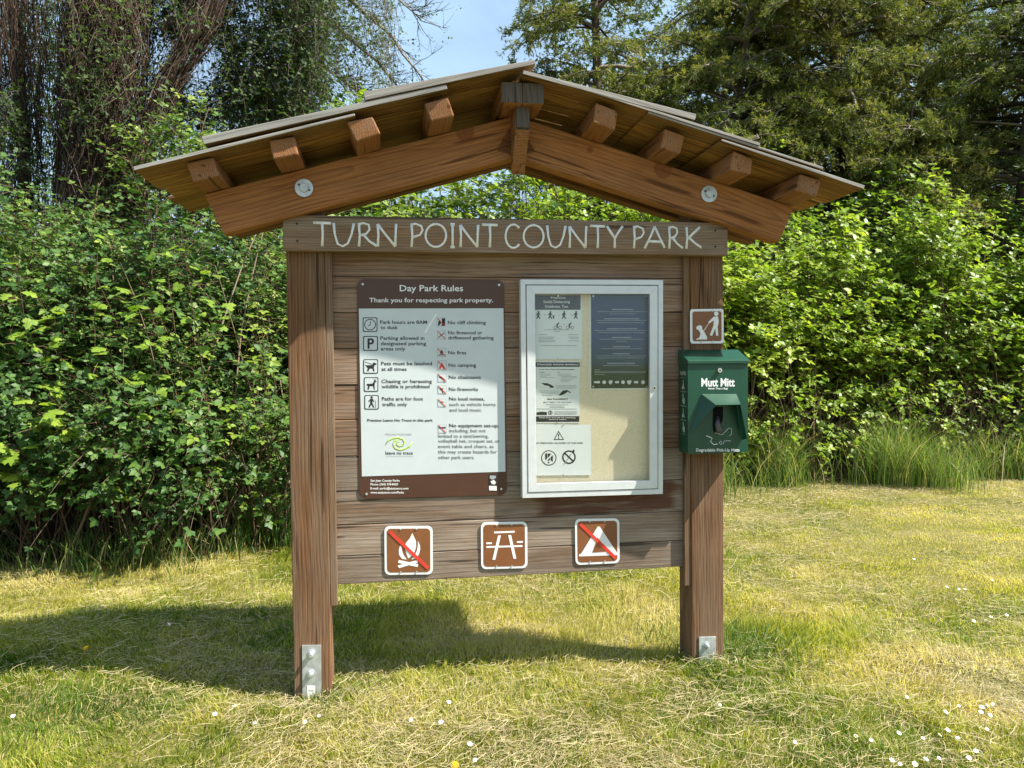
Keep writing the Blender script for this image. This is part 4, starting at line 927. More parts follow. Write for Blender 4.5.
r2 = ramp(n, [(.3, (.5, .5, .5)), (.7, (1, 1, 1))]); l.new(n2.outputs['Fac'], r2.inputs['Fac'])
mx = n.new('ShaderNodeMix'); mx.data_type = 'RGBA'; mx.blend_type = 'MULTIPLY'; mx.inputs['Factor'].default_value = 1
l.new(r1.outputs['Color'], mx.inputs['A']); l.new(r2.outputs['Color'], mx.inputs['B']); sp = n.new('ShaderNodeSeparateXYZ'); l.new(tc.outputs['Object'], sp.inputs[0])
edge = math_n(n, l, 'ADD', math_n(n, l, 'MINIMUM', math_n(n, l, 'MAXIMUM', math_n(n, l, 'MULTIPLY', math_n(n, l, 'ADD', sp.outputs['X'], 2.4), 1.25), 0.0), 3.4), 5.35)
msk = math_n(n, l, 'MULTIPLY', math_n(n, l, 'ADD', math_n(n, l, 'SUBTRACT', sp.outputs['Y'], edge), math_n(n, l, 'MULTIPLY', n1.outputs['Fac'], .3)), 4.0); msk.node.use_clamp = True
ml = n.new('ShaderNodeMix'); ml.data_type = 'RGBA'; l.new(msk, ml.inputs['Factor']); l.new(mx.outputs['Result'], ml.inputs['A']); ml.inputs['B'].default_value = (.045, .03, .018, 1)  # bare soil under the shrubs, darkened so the hollow reads as shaded
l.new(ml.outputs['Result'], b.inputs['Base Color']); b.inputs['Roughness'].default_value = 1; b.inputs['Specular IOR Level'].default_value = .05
bm = n.new('ShaderNodeBump'); bm.inputs['Distance'].default_value = .02; l.new(n2.outputs['Fac'], bm.inputs['Height']); l.new(bm.outputs['Normal'], b.inputs['Normal'])
gx = np.concatenate([[-300, -120, -50, -25], np.linspace(-14, 14, 113), [25, 50, 120, 300]]); gy = np.concatenate([[-200, -60, -20, -6], np.linspace(-2, 16, 73), [25, 50, 120, 400]])
GX, GY = np.meshgrid(gx, gy, indexing='ij'); GZ = np.where((np.abs(GX) < 14) & (GY < 16) & (GY > -2), gz(GX, GY), 0)
V = np.stack([GX, GY, GZ-.004], -1).reshape(-1, 3); a = np.arange(len(gx)-1)[:, None]*len(gy)+np.arange(len(gy)-1)[None]
F = np.stack([a, a+len(gy), a+len(gy)+1, a+1], -1).reshape(-1, 4)
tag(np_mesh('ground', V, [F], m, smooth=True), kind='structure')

# ------------------------------------------------------------------ lawn
rng = np.random.default_rng(21)
def lawn_points(n, y0=2.0, y1=9.6, p=1.35, k=.80, m=.7):
    ys = np.linspace(y0, y1, 400); w = (2*(k*ys+m))*(3/ys)**p; c = np.cumsum(w); c /= c[-1]
    y = np.interp(rng.random(n), c, ys); x = (rng.random(n)*2-1)*(k*y+m)
    keep = y < hedge_y(x)+.35+.3*(vnoise(x, y, 2, 71)-.6); return x[keep], y[keep]
tufts = [(*gp(770, 640)[:2], .35, 2.0), (*gp(720, 668)[:2], .22, 1.9), (*gp(700, 672)[:2], .12, 1.6), (*gp(620, 700)[:2], .25, 1.3), (*gp(120, 620)[:2], .6, 1.5), (*gp(30, 640)[:2], .5, 1.5), (*gp(40, 700)[:2], .3, 1.4), (*gp(330, 690)[:2], .12, 1.5), (*gp(270, 560)[:2], .5, 2.0)]
def hfac(x, y):
    h = .5+1.5*vnoise(x, y, 1.3, 11)*vnoise(x, y, 4.5, 12)+.9*np.clip(vnoise(x, y, 9, 13)-.55, 0, 1)*2
    for tx_, ty_, r, a in tufts: h = h+(a-1)*np.exp(-((x-tx_)**2+(y-ty_)**2)/(r*r))
    far = np.clip((y-4.2)/2, 0, 1)*np.clip((x-.3)/1.2, 0, 1); return h*(1-.45*far)
def dry(x, y): return np.clip(vnoise(x, y, .75, 31)*.55+vnoise(x, y, 2.6, 32)*.55+.15*vnoise(x, y, 9, 33)-.12, 0, 1)
x, y = lawn_points(520000); N = len(x)
h = hfac(x, y)*rng.uniform(.014, .042, N); fld = 2*PI*vnoise(x, y, 2.2, 41)*1.5+rng.normal(0, 1.0, N)
lean = rng.uniform(.1, 1.2, N)*h; ld = np.stack([np.cos(fld), np.sin(fld), 0*x], -1)
base = np.stack([x, y, gz(x, y)-.006], -1); tip = base+UP*h[:, None]+ld*lean[:, None]; mid = base*.5+tip*.5+UP*(h*.18)[:, None]
va = rng.random(N)*2*PI; side = np.stack([np.cos(va), np.sin(va), 0*x], -1)
w = rng.uniform(.0011, .0022, N)*(1+.10*np.maximum(0, y-3))
d = dry(x, y); tone = .385+.95*(d-.3)+rng.normal(0, .11, N)+.1*vnoise(x, y, .5, 34)+.22*(vnoise(x, y, 7, 35)-.5)
st = rng.random(N) < .17+.4*np.clip(d-.2, 0, 1); tone = np.where(st, rng.uniform(.7, 1, N), tone)
bq = gp(1012, 690); bare = np.exp(-((x-bq[0])**2+(y-bq[1])**2)/.2)*(.4+vnoise(x, y, 3, 72)); tone = tone+.75*bare; keepb = rng.random(N) > .75*bare; base[:, 2] -= .06*(~keepb); mid[:, 2] -= .06*(~keepb); tip[:, 2] -= .06*(~keepb)
for tx_, ty_, r, a in tufts: tone = tone-.22*np.exp(-((x-tx_)**2+(y-ty_)**2)/(r*r))*(a > 1.45)
g = Geo(); ribbons(g, np.stack([base, mid, tip], 1), np.stack([w, w*.85, w*.12], 1), side, tone)
tag(g.build('lawn_grass', M_grass), 'short mown grass, part green and part dry', 'grass', kind='stuff')
# dry clippings left lying by the mower
x, y = lawn_points(230000, p=1.15)
band = (np.exp(-((y-hedge_y(x)+.75)/.4)**2)+.6*np.exp(-((y-5.9-.35*x+.3*vnoise(x, 0*x, 1, 5))/.22)**2)*(vnoise(x, y, 1.5, 6) > .45))*(x > .8)
pr = np.clip(dry(x+3.1, y)*1.9-.6, 0, 1)*.8+band*1.1
for px, py, r in ((730, 700, .35), (1010, 690, .3), (560, 730, .35), (480, 640, .3), (100, 660, .4), (380, 720, .3), (650, 690, .25), (240, 690, .4)):
    q = gp(px, py); pr = pr+.4*np.exp(-((x-q[0])**2+(y-q[1])**2)/(r*r))
k = rng.random(len(x)) < pr; x, y = x[k], y[k]; N = len(x)
L = rng.uniform(.02, .085, N)*(1+1.2*(rng.random(N) < .1)); an = 2*PI*vnoise(x, y, 1.5, 51)+rng.normal(0, .9, N); cv = rng.normal(0, .6, N)
tt = np.linspace(-.5, .5, 4)[None]
ax = an[:, None]+cv[:, None]*tt; P = np.stack([x[:, None]+np.cos(ax)*L[:, None]*tt, y[:, None]+np.sin(ax)*L[:, None]*tt, gz(x, y)[:, None]+(rng.uniform(.008, .035, N)*hfac(x, y))[:, None]+rng.normal(0, .16, N)[:, None]*L[:, None]*tt], -1)
sd = np.stack([-np.sin(an), np.cos(an), rng.normal(0, .6, N)], -1); W_ = np.broadcast_to(rng.uniform(.0005, .0011, N)[:, None]*(1+.12*np.maximum(0, y-3))[:, None], (N, 4))
g = Geo(); ribbons(g, P, W_, nrm(sd), rng.random(N)*.8+.1)
tag(g.build('dry_grass_clippings', M_straw), 'straw coloured grass clippings scattered over the lawn', 'clippings', kind='stuff')
# tall uncut grass along the foot of the shrubs
def blades(x, y, h, tone, w=.0032, bend=.8):
    N = len(x); an = rng.random(N)*2*PI; bd = h*rng.uniform(.1, bend, N); tt = np.linspace(0, 1, 5)[None]
    P = np.stack([x[:, None]+np.cos(an)[:, None]*bd[:, None]*tt**2, y[:, None]+np.sin(an)[:, None]*bd[:, None]*tt**2, gz(x, y)[:, None]-.01+h[:, None]*(tt-.28*tt**3*(bd/h)[:, None])], -1)
    sa = rng.random(N)*PI; sd = np.stack([np.cos(sa), np.sin(sa), 0*x], -1)
    W_ = rng.uniform(.6, 1.3, N)[:, None]*w*np.array([.8, 1, .9, .6, .1])[None]; return P, W_, sd, tone
g = Geo(); N = 22000
x = rng.uniform(.6, 7.8, N); y = hedge_y(x)-.5+rng.normal(.1, .3, N)+2.0*(vnoise(x, 0*x, 1.1, 61)-.5)+.5*(vnoise(x, 0*x, 3.3, 64)-.5); cl = vnoise(x, y, 2.4, 62)
k = rng.random(N) < .05+1.7*np.clip(cl-.22, 0, 1); x, y, cl = x[k], y[k], cl[k]; N = len(x)
ribbons(g, *blades(x, y, rng.uniform(.28, .66, N)*(.3+1.25*cl), .64+rng.normal(0, .15, N)+.3*(rng.random(N) < .2)))
N = 4200; x = rng.uniform(-5.6, -.9, N); y = hedge_y(x)+rng.normal(.2, .22, N); cl = vnoise(x, y, 2.4, 63)
k = rng.random(N) < .1+.9*cl; x, y, cl = x[k], y[k], cl[k]; N = len(x)
ribbons(g, *blades(x, y, rng.uniform(.1, .4, N)*(.4+.8*cl), .28+rng.normal(0, .16, N)+.6*(rng.random(N) < .33)))  # left fringe: part dead, with shade of the hollow put into darker tones
N = 900; x = rng.normal(-1.75, .28, N); y = rng.normal(6.0, .18, N); ribbons(g, *blades(x, y, rng.uniform(.2, .5, N), .5+rng.normal(0, .14, N), bend=.5))
for (px, py, r, N, h0, h1) in ((742, 650, .17, 700, .05, .15), (725, 662, .07, 220, .05, .12), (770, 640, .22, 500, .04, .1), (690, 664, .05, 120, .03, .08), (322, 697, .06, 90, .03, .07), (745, 690, .12, 160, .03, .07)):
    q = gp(px, py); x = rng.normal(q[0], r, N); y = rng.normal(q[1], r*.8, N); k = ~((np.abs(x-kw(KW-.076, .076)[0]) < .09) & (np.abs(y-kw(KW-.076, .076)[1]) < .09)); x, y = x[k], y[k]; N = len(x)
    ribbons(g, *blades(x, y, rng.uniform(h0, h1, N), .5+rng.normal(0, .16, N), w=.0022, bend=.9))
tag(g.build('tall_grass', M_tall), 'long uncut grass along the foot of the shrubs', 'grass', kind='stuff')
# daisies and dandelions
dz = [(13, 716), (234, 706), (255, 723), (305, 722), (319, 716), (169, 624), (215, 714), (411, 720), (441, 722), (449, 702), (470, 744), (475, 760), (914, 559), (959, 589), (965, 589), (947, 587), (992, 580), (1007, 615), (991, 617), (986, 620), (974, 621),
      (907, 697), (946, 712), (959, 706), (982, 707), (987, 705), (993, 704), (990, 715), (981, 712), (987, 729), (856, 736), (871, 740), (795, 742), (899, 733), (923, 738), (940, 735), (958, 738), (948, 730), (892, 760), (900, 764), (926, 759), (939, 758), (915, 764), (969, 758), (976, 751), (720, 705)]
def flower(px, py, kind):
    h = rng.uniform(.035, .06); x, y, _ = gp(px, py, h); z0 = gz(np.array([x]), np.array([y]))[0]
    m = MB(); r = rng.uniform(.0065, .0098) if kind == 'daisy' else .015
    tl = np.array([rng.normal(.1, .3), rng.normal(-.45, .25), 1.0]); tl /= np.linalg.norm(tl); a = np.cross(tl, [1, .2, 0]); a /= np.linalg.norm(a); b2 = np.cross(tl, a); top = np.array([0, 0, h])
    m.tube([(0, 0, z0-.01), (.002, .001, h*.5), tuple(top-tl*.001)], .0011, 5, 2)
    if kind == 'daisy':
        for k in range(13):
            an = 2*PI*k/13; d_ = a*math.cos(an)+b2*math.sin(an); e_ = a*math.cos(an+PI/2)+b2*math.sin(an+PI/2); hw = r*.19
            m.add([top+d_*r*.25-e_*hw*.6, top+d_*r*.75-e_*hw+tl*.0006, top+d_*r+tl*.001, top+d_*r*.75+e_*hw+tl*.0006, top+d_*r*.25+e_*hw*.6], [(0, 1, 2, 3, 4)], 0)
        q = [top+tl*.0012+(a*math.cos(t_)+b2*math.sin(t_))*r*.36 for t_ in np.linspace(0, 2*PI, 9)[:-1]]; m.add(q+[top+tl*.003], [(i, (i+1) % 8, 8) for i in range(8)], 1)
    else:
        for ring_, (rr_, up_) in enumerate(((1, .0), (.75, .003), (.45, .005))):
            for k in range(14):
                an = 2*PI*(k+.5*ring_)/14; d_ = a*math.cos(an)+b2*math.sin(an); e_ = a*math.cos(an+PI/2)+b2*math.sin(an+PI/2)
                m.add([top+tl*up_, top+d_*r*rr_*.8-e_*r*.12+tl*up_, top+d_*r*rr_+tl*(up_+.002), top+d_*r*rr_*.8+e_*r*.12+tl*up_], [(0, 1, 2, 3)], 1)
    o = m.build(kind, [M_petal, M_disc, M_fstem], off=(0, 0, 0)); o.location = (x, y, 0); return o
for p in dz: tag(flower(*p, 'daisy'), 'small white daisy with yellow centre growing in the lawn', 'daisy', 'daisies in the lawn')
tag(flower(86, 648, 'dandelion'), 'yellow dandelion flower in the grass at the edge of the kiosk shadow', 'dandelion', 'dandelions in the lawn')
tag(flower(455, 765, 'dandelion'), 'yellow dandelion flower in the nearest grass, beside white daisies', 'dandelion', 'dandelions in the lawn')
# ------------------------------------------------------------------ shrubs on the left
GL_ = 'dense shrubs of the left thicket'
shrub('dense_shrub', 'dense small leaved shrub at the far left, its skirt hanging over dark hollow', -4.25, 6.15, 1.0, .95, 2.75, .42, 1227, .047, ML_hedge, M_stem, 101, GL_, tone0=.44, dead=30, canes=52, clat=(.16, .48), csize=.05, ctone=.1, brad=(.22, .5), Lr=(.16, .42), skirt=360)
shrub('dense_shrub', 'dense dark shrub left of the left post, over the darkest hollow at the lawn edge', -3.1, 6.1, .95, .95, 2.6, .45, 1227, .047, ML_hedge, M_stem, 102, GL_, tone0=.38, dead=40, canes=52, clat=(.16, .48), csize=.05, ctone=.1, brad=(.22, .5), Lr=(.16, .42), skirt=360)
shrub('dense_shrub', 'dense green shrub directly left of the left post', -2.2, 6.6, .85, .9, 2.7, .42, 1159, .047, ML_hedge, M_stem, 103, GL_, tone0=.46, dead=30, canes=52, clat=(.16, .48), csize=.05, ctone=.1, brad=(.22, .5), Lr=(.16, .42), skirt=360)
shrub('dense_shrub', 'dense shrub behind the left post and the rules sign', -1.3, 7.4, .9, .8, 2.8, .3, 886, .047, ML_hedge, M_stem, 104, GL_, tone0=.5, canes=52, clat=(.16, .48), csize=.05, ctone=.1, brad=(.22, .5), Lr=(.16, .42), skirt=360)
shrub('dense_shrub', 'tall dark shrub at the left picture edge under the vine covered trunk', -5.2, 7.5, 1.1, .9, 3.1, .3, 886, .047, ML_hedge, M_stem, 105, GL_, tone0=.42, canes=52, clat=(.16, .48), csize=.05, ctone=.1, brad=(.22, .5), Lr=(.16, .42))
shrub('climbing_shrub', 'light green small leaved shrub climbing beside the vine covered trunk, above the roof corner', -3.25, 7.9, .95, .7, 3.9, 1.2, 1159, .047, ML_hedge, M_stem, 106, GL_, tone0=.66, canes=52, clat=(.16, .48), csize=.05, ctone=.1, brad=(.22, .5), Lr=(.16, .42))
shrub('dense_shrub', 'dark shrub showing over the left end of the kiosk roof', -2.3, 8.5, 1.0, .8, 3.9, .5, 886, .047, ML_hedge, M_stem, 107, GL_, tone0=.42, canes=52, clat=(.16, .48), csize=.05, ctone=.1, brad=(.22, .5), Lr=(.16, .42))
shrub('dense_shrub', 'grey green shrub below the trunk with bare arching canes', -4.3, 7.5, .9, .7, 3.0, .8, 818, .047, ML_hedge, M_stem, 108, GL_, tone0=.55, dead=50, canes=52, clat=(.16, .48), csize=.05, ctone=.1, brad=(.22, .5), Lr=(.16, .42))
# broad-leaved canes standing out of the thicket
def cane_plant(label, spots, seed, n=7, size=.085, tone0=.55, mat=None, Y=5.6, spread=.14):
    rng = np.random.default_rng(seed); c = np.mean([wp(px, py, Y) for px, py in spots], 0)
    t = empty('broad_leaved_cane', (c[0], Y+.35, 0), label, 'plant', 'broad leaved canes in front of the thicket')
    g, gs = Geo(), Geo(); tt = np.linspace(0, 1, 8)[None, :, None]
    for px, py in spots:
        e = wp(px, py, Y+rng.normal(0, .1)); b = np.array([e[0]+rng.normal(0, .15), Y+.45, 0]); mid = (b+e)/2+np.array([rng.normal(0, .1), .15, .25])
        C = b*(1-tt)**2+2*mid*tt*(1-tt)+e*tt**2; tubes(gs, C, np.linspace(.006, .0025, 8)[None], 4, rng.random(1))
        for k in range(n):
            u = rng.uniform(.72, 1.0); p = (b*(1-u)**2+2*mid*u*(1-u)+e*u**2)+rng.normal(0, spread*.35, 3)
            d = nrm(np.array([rng.normal(0, .8), -.5+rng.normal(0, .4), rng.normal(.1, .35)])); pet = rng.uniform(.04, spread); q = p+d*pet
            tubes(gs, np.stack([p, p+d*pet*.5+UP*.01, q])[None], np.array([[.002, .0015, .0012]]), 3, rng.random(1))
            nn = nrm(UP*.75+np.array([0, -.35, 0])+SUNV*.3+rng.normal(0, .3, 3)); s = size*rng.uniform(.6, 1.25)
            a0 = nrm(d-nn*np.dot(d, nn)); r0 = np.cross(a0, nn)
            O = np.stack([q, q-a0*.012, q-a0*.012]); A = np.stack([a0, a0*.3+r0, a0*.3-r0])
            leaves(g, O, A, np.stack([nn]*3)+rng.normal(0, .15, (3, 3)), np.array([s, s*.8, s*.8]), LEAF_L if seed % 2 else LEAF_O, np.full(3, tone0)+rng.normal(0, .16, 3))
    g.build('foliage', mat or ML_big, t, tuple(t.location)); gs.build('stems', M_stem, t, tuple(t.location))
cane_plant('broad leaved cane with large pale green leaves high in the left thicket', [(98, 245), (95, 275), (120, 262), (75, 300)], 201, 5, .075, .62, Y=5.25)
cane_plant('broad leaved cane halfway up the left thicket with loose yellow green leaves', [(105, 345), (130, 375), (165, 365), (145, 395)], 203, 6, .06, .6, Y=5.15)
cane_plant('brightest yellow green broad leaved cane at the left picture edge', [(20, 400), (48, 395), (55, 425), (15, 450), (5, 470)], 205, 7, .075, .85, Y=4.95)
cane_plant('pale reddish tipped cane close left of the left post', [(255, 295), (262, 325), (245, 340)], 206, 7, .05, .9, Y=5.55)
cane_plant('low cane with a few round leaves near the foot of the thicket', [(125, 490), (205, 420), (220, 410)], 208, 5, .05, .62, Y=5.1)
cane_plant('tall cane with mid sized pale leaves between the far left and the left post', [(165, 250), (190, 300), (215, 265), (150, 310), (180, 225)], 211, 8, .055, .6, Y=5.35)
cane_plant('spreading cane with small fresh leaves low beside the left post', [(235, 400), (265, 430), (215, 470), (250, 500), (180, 480)], 212, 9, .045, .55, Y=5.35)
cane_plant('cane with yellow green leaves at the very left edge, below the trunk', [(15, 260), (40, 300), (10, 330), (55, 350)], 213, 8, .06, .7, Y=5.2)
cane_plant('broad leaved cane showing between the roof beam and the header board', [(350, 208), (372, 205), (330, 212), (425, 205)], 209, 6, .09, .72, Y=6.8)

# ------------------------------------------------------------------ shrubs on the right and behind the kiosk
GR_ = 'berry bushes behind the kiosk'
kw_ = dict(leafm=ML_bright, stemm=M_stem, group=GR_, cat='bush', nodes=5, nlf=3, brad=(.22, .5), nb=22, canes=115, csize=.066, ctone=.06, front=.35, clat=(.16, .42))
shrub('berry_bush', 'bright bush seen between the kiosk roof and header board', .2, 9.1, 1.25, .9, 4.0, .4, 356, .06, seed=121, tone0=.55, **kw_)
shrub('berry_bush', 'bright bush behind the notice case and right gable', 1.55, 9.4, 1.1, .9, 3.75, .4, 316, .06, seed=122, tone0=.58, skirt=90, **kw_)
shrub('berry_bush', 'bright yellow green bush directly right of the bag dispenser', 2.85, 9.35, 1.0, .85, 2.6, .32, 316, .06, seed=123, tone0=.62, dead=130, skirt=90, **kw_)
shrub('berry_bush', 'bright bush in the middle of the right side, leaning out over bare brown canes', 4.1, 9.7, 1.05, .85, 2.9, .4, 316, .06, seed=124, tone0=.56, dead=150, skirt=90, **kw_)
shrub('berry_bush', 'leafy green bush on the right with dark gaps over brown canes', 5.45, 9.9, 1.05, .85, 3.45, .4, 316, .06, seed=125, tone0=.48, dead=150, skirt=90, **kw_)
shrub('berry_bush', 'leafy green bush at the right picture edge', 6.8, 10.0, 1.0, .85, 2.9, .35, 257, .06, seed=126, tone0=.46, dead=80, skirt=90, **kw_)
shrub('berry_bush', 'bush filling the gap under the left slope of the roof', -1.75, 9.2, .9, .8, 4.3, .5, 500, .055, seed=131, tone0=.4, **kw_)
shrub('berry_bush', 'tall bush behind the left half of the header board', -.9, 9.6, 1.1, .8, 3.9, .4, 168, .06, seed=127, tone0=.42, **kw_)
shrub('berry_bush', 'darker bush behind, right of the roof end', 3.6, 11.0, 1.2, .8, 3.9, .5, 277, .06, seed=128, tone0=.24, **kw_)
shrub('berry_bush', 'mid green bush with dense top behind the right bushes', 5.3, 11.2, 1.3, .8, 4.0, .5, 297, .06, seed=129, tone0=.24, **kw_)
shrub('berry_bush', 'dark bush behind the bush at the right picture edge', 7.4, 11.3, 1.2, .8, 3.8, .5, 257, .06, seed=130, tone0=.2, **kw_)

# ------------------------------------------------------------------ trees
def limb_curve(p0, d, L, droop, n, rng, wob=.05):
    t = np.linspace(0, 1, n)[:, None]; d = nrm(np.asarray(d, float))
    return np.asarray(p0)+d*L*t-UP*droop*L*t**2+np.cumsum(rng.normal(0, wob*L/n, (n, 3)), 0)*np.minimum(1, t*3)
def conifer(name, label, x, y, r0, H, nl, Lr, zr, seed, tone0=.45, lean=(0, 0), bent=None, az=(0, 2*PI), dense=1.0, need=.075, droop=.35, group=None):
    rng = np.random.default_rng(seed); t = empty(name, (x, y, 0), label, 'tree', group)
    gt, gc, gb = Geo(), Geo(), Geo()
    z = np.linspace(-.1, H, 14); cx = x+lean[0]*(z/H)**1.4+np.cumsum(rng.normal(0, .04, 14)); cy = y+lean[1]*z/H
    tubes(gt, np.stack([cx, cy, z], -1)[None], (r0*(1-.8*z/H))[None], 12, .4)
    for i in range(nl):
        zz = rng.uniform(*zr); a = rng.uniform(*az); L = rng.uniform(*Lr)*(1-.35*zz/H); px = np.interp(zz, z, cx); py = np.interp(zz, z, cy)
        C = limb_curve((px, py, zz), (math.cos(a), math.sin(a), rng.uniform(.05, .55)), L, droop*rng.uniform(.5, 1.3), 9, rng, .12)
        tubes(gb, C[None], np.linspace(.035, .008, 9)[None]*rng.uniform(.6, 1.3), 5, rng.random(1))
        nbr = int(17*dense); u = rng.uniform(.22, 1, nbr); idx = u*8; i0 = np.minimum(idx.astype(int), 7); f = (idx-i0)[:, None]
        B0 = C[i0]*(1-f)+C[i0+1]*f; tg = nrm(C[i0+1]-C[i0]); sg = rng.choice([-1, 1], nbr)[:, None]
        sd = nrm(np.cross(tg, UP)*sg+tg*rng.uniform(.3, .9, (nbr, 1))+rng.normal(0, .3, (nbr, 3))+UP*.1); bl = rng.uniform(.25, .75, nbr)*(1.15-.5*u)
        tt = np.linspace(0, 1, 5); BC = B0[:, None]+sd[:, None]*bl[:, None, None]*tt[:, None]-UP*(bl*.35)[:, None, None]*(tt**2)[:, None]
        tubes(gb, BC, np.array([.011, .009, .007, .005, .003])[None], 3, rng.random(nbr))
        nt = 13; k = np.repeat(np.arange(nbr), nt); v = rng.uniform(.15, 1.05, nbr*nt)
        Q = B0[k]+sd[k]*(bl[k]*v)[:, None]-UP*(bl[k]*.35*v*v)[:, None]+rng.normal(0, .035, (nbr*nt, 3))
        dd = nrm(sd[k]+rng.normal(0, .7, (nbr*nt, 3))-UP*.1); lt = rng.normal(0, .16, nbr)[k]
        for m_ in range(6):
            A = nrm(dd+rng.normal(0, .55, dd.shape)); n_ = nrm(rng.normal(size=dd.shape)+UP*.7+SUNV*.4); s = need*rng.uniform(.6, 1.3, len(Q))
            R = nrm(np.cross(A, n_)); Vv = np.stack([Q-R*.0*s[:, None], Q+A*(s*.5)[:, None]+R*(s*.085)[:, None], Q+A*s[:, None], Q+A*(s*.5)[:, None]-R*(s*.085)[:, None]], 1)
            gc.add(Vv, [np.arange(len(Q)*4).reshape(-1, 4)], [tone0+lt+rng.normal(0, .13, len(Q))])
    o = (x, y, 0); gt.build('trunk', M_bark, t, o, True); gb.build('branches', M_twig, t, o); gc.build('crown', ML_need, t, o); return t
GT_ = 'conifers behind the bushes'
ck = dict(group=GT_, need=.085, droop=.45)
conifer('conifer_tree', 'olive green conifer above the roof ridge, its branches reaching into the sky gap', 1.75, 13.4, .14, 11, 105, (1.3, 2.3), (2.6, 7.8), 301, .5, dense=.75, **ck)
conifer('conifer_tree', 'conifer with dark trunk above the right roof slope', 3.55, 12.9, .13, 10.5, 125, (1.4, 2.9), (2.2, 7.6), 302, .52, lean=(.5, 0), **ck)
conifer('conifer_tree', 'conifer with many bare grey branches, right of the dark trunk', 5.9, 13.2, .12, 11, 125, (1.7, 3.3), (2.2, 7.8), 303, .5, lean=(-.5, 0), **ck)
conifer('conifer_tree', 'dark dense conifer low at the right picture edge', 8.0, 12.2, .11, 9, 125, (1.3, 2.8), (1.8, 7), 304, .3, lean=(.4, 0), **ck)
conifer('conifer_tree', 'slender conifer filling the gap between the dark trunk and the bare branches', 4.8, 15.0, .12, 12, 110, (1.7, 3.2), (3, 9.0), 306, .44, **ck)
conifer('conifer_tree', 'rear conifer showing between the bare branches and the dark right edge', 8.1, 15.2, .12, 12, 110, (1.7, 3.3), (3, 9.0), 307, .42, **ck)
conifer('conifer_tree', 'young olive conifer standing between the roof end and the dark conifer', 6.1, 11.9, .08, 5.2, 60, (.8, 1.7), (2.0, 5.0), 305, .55, **ck)
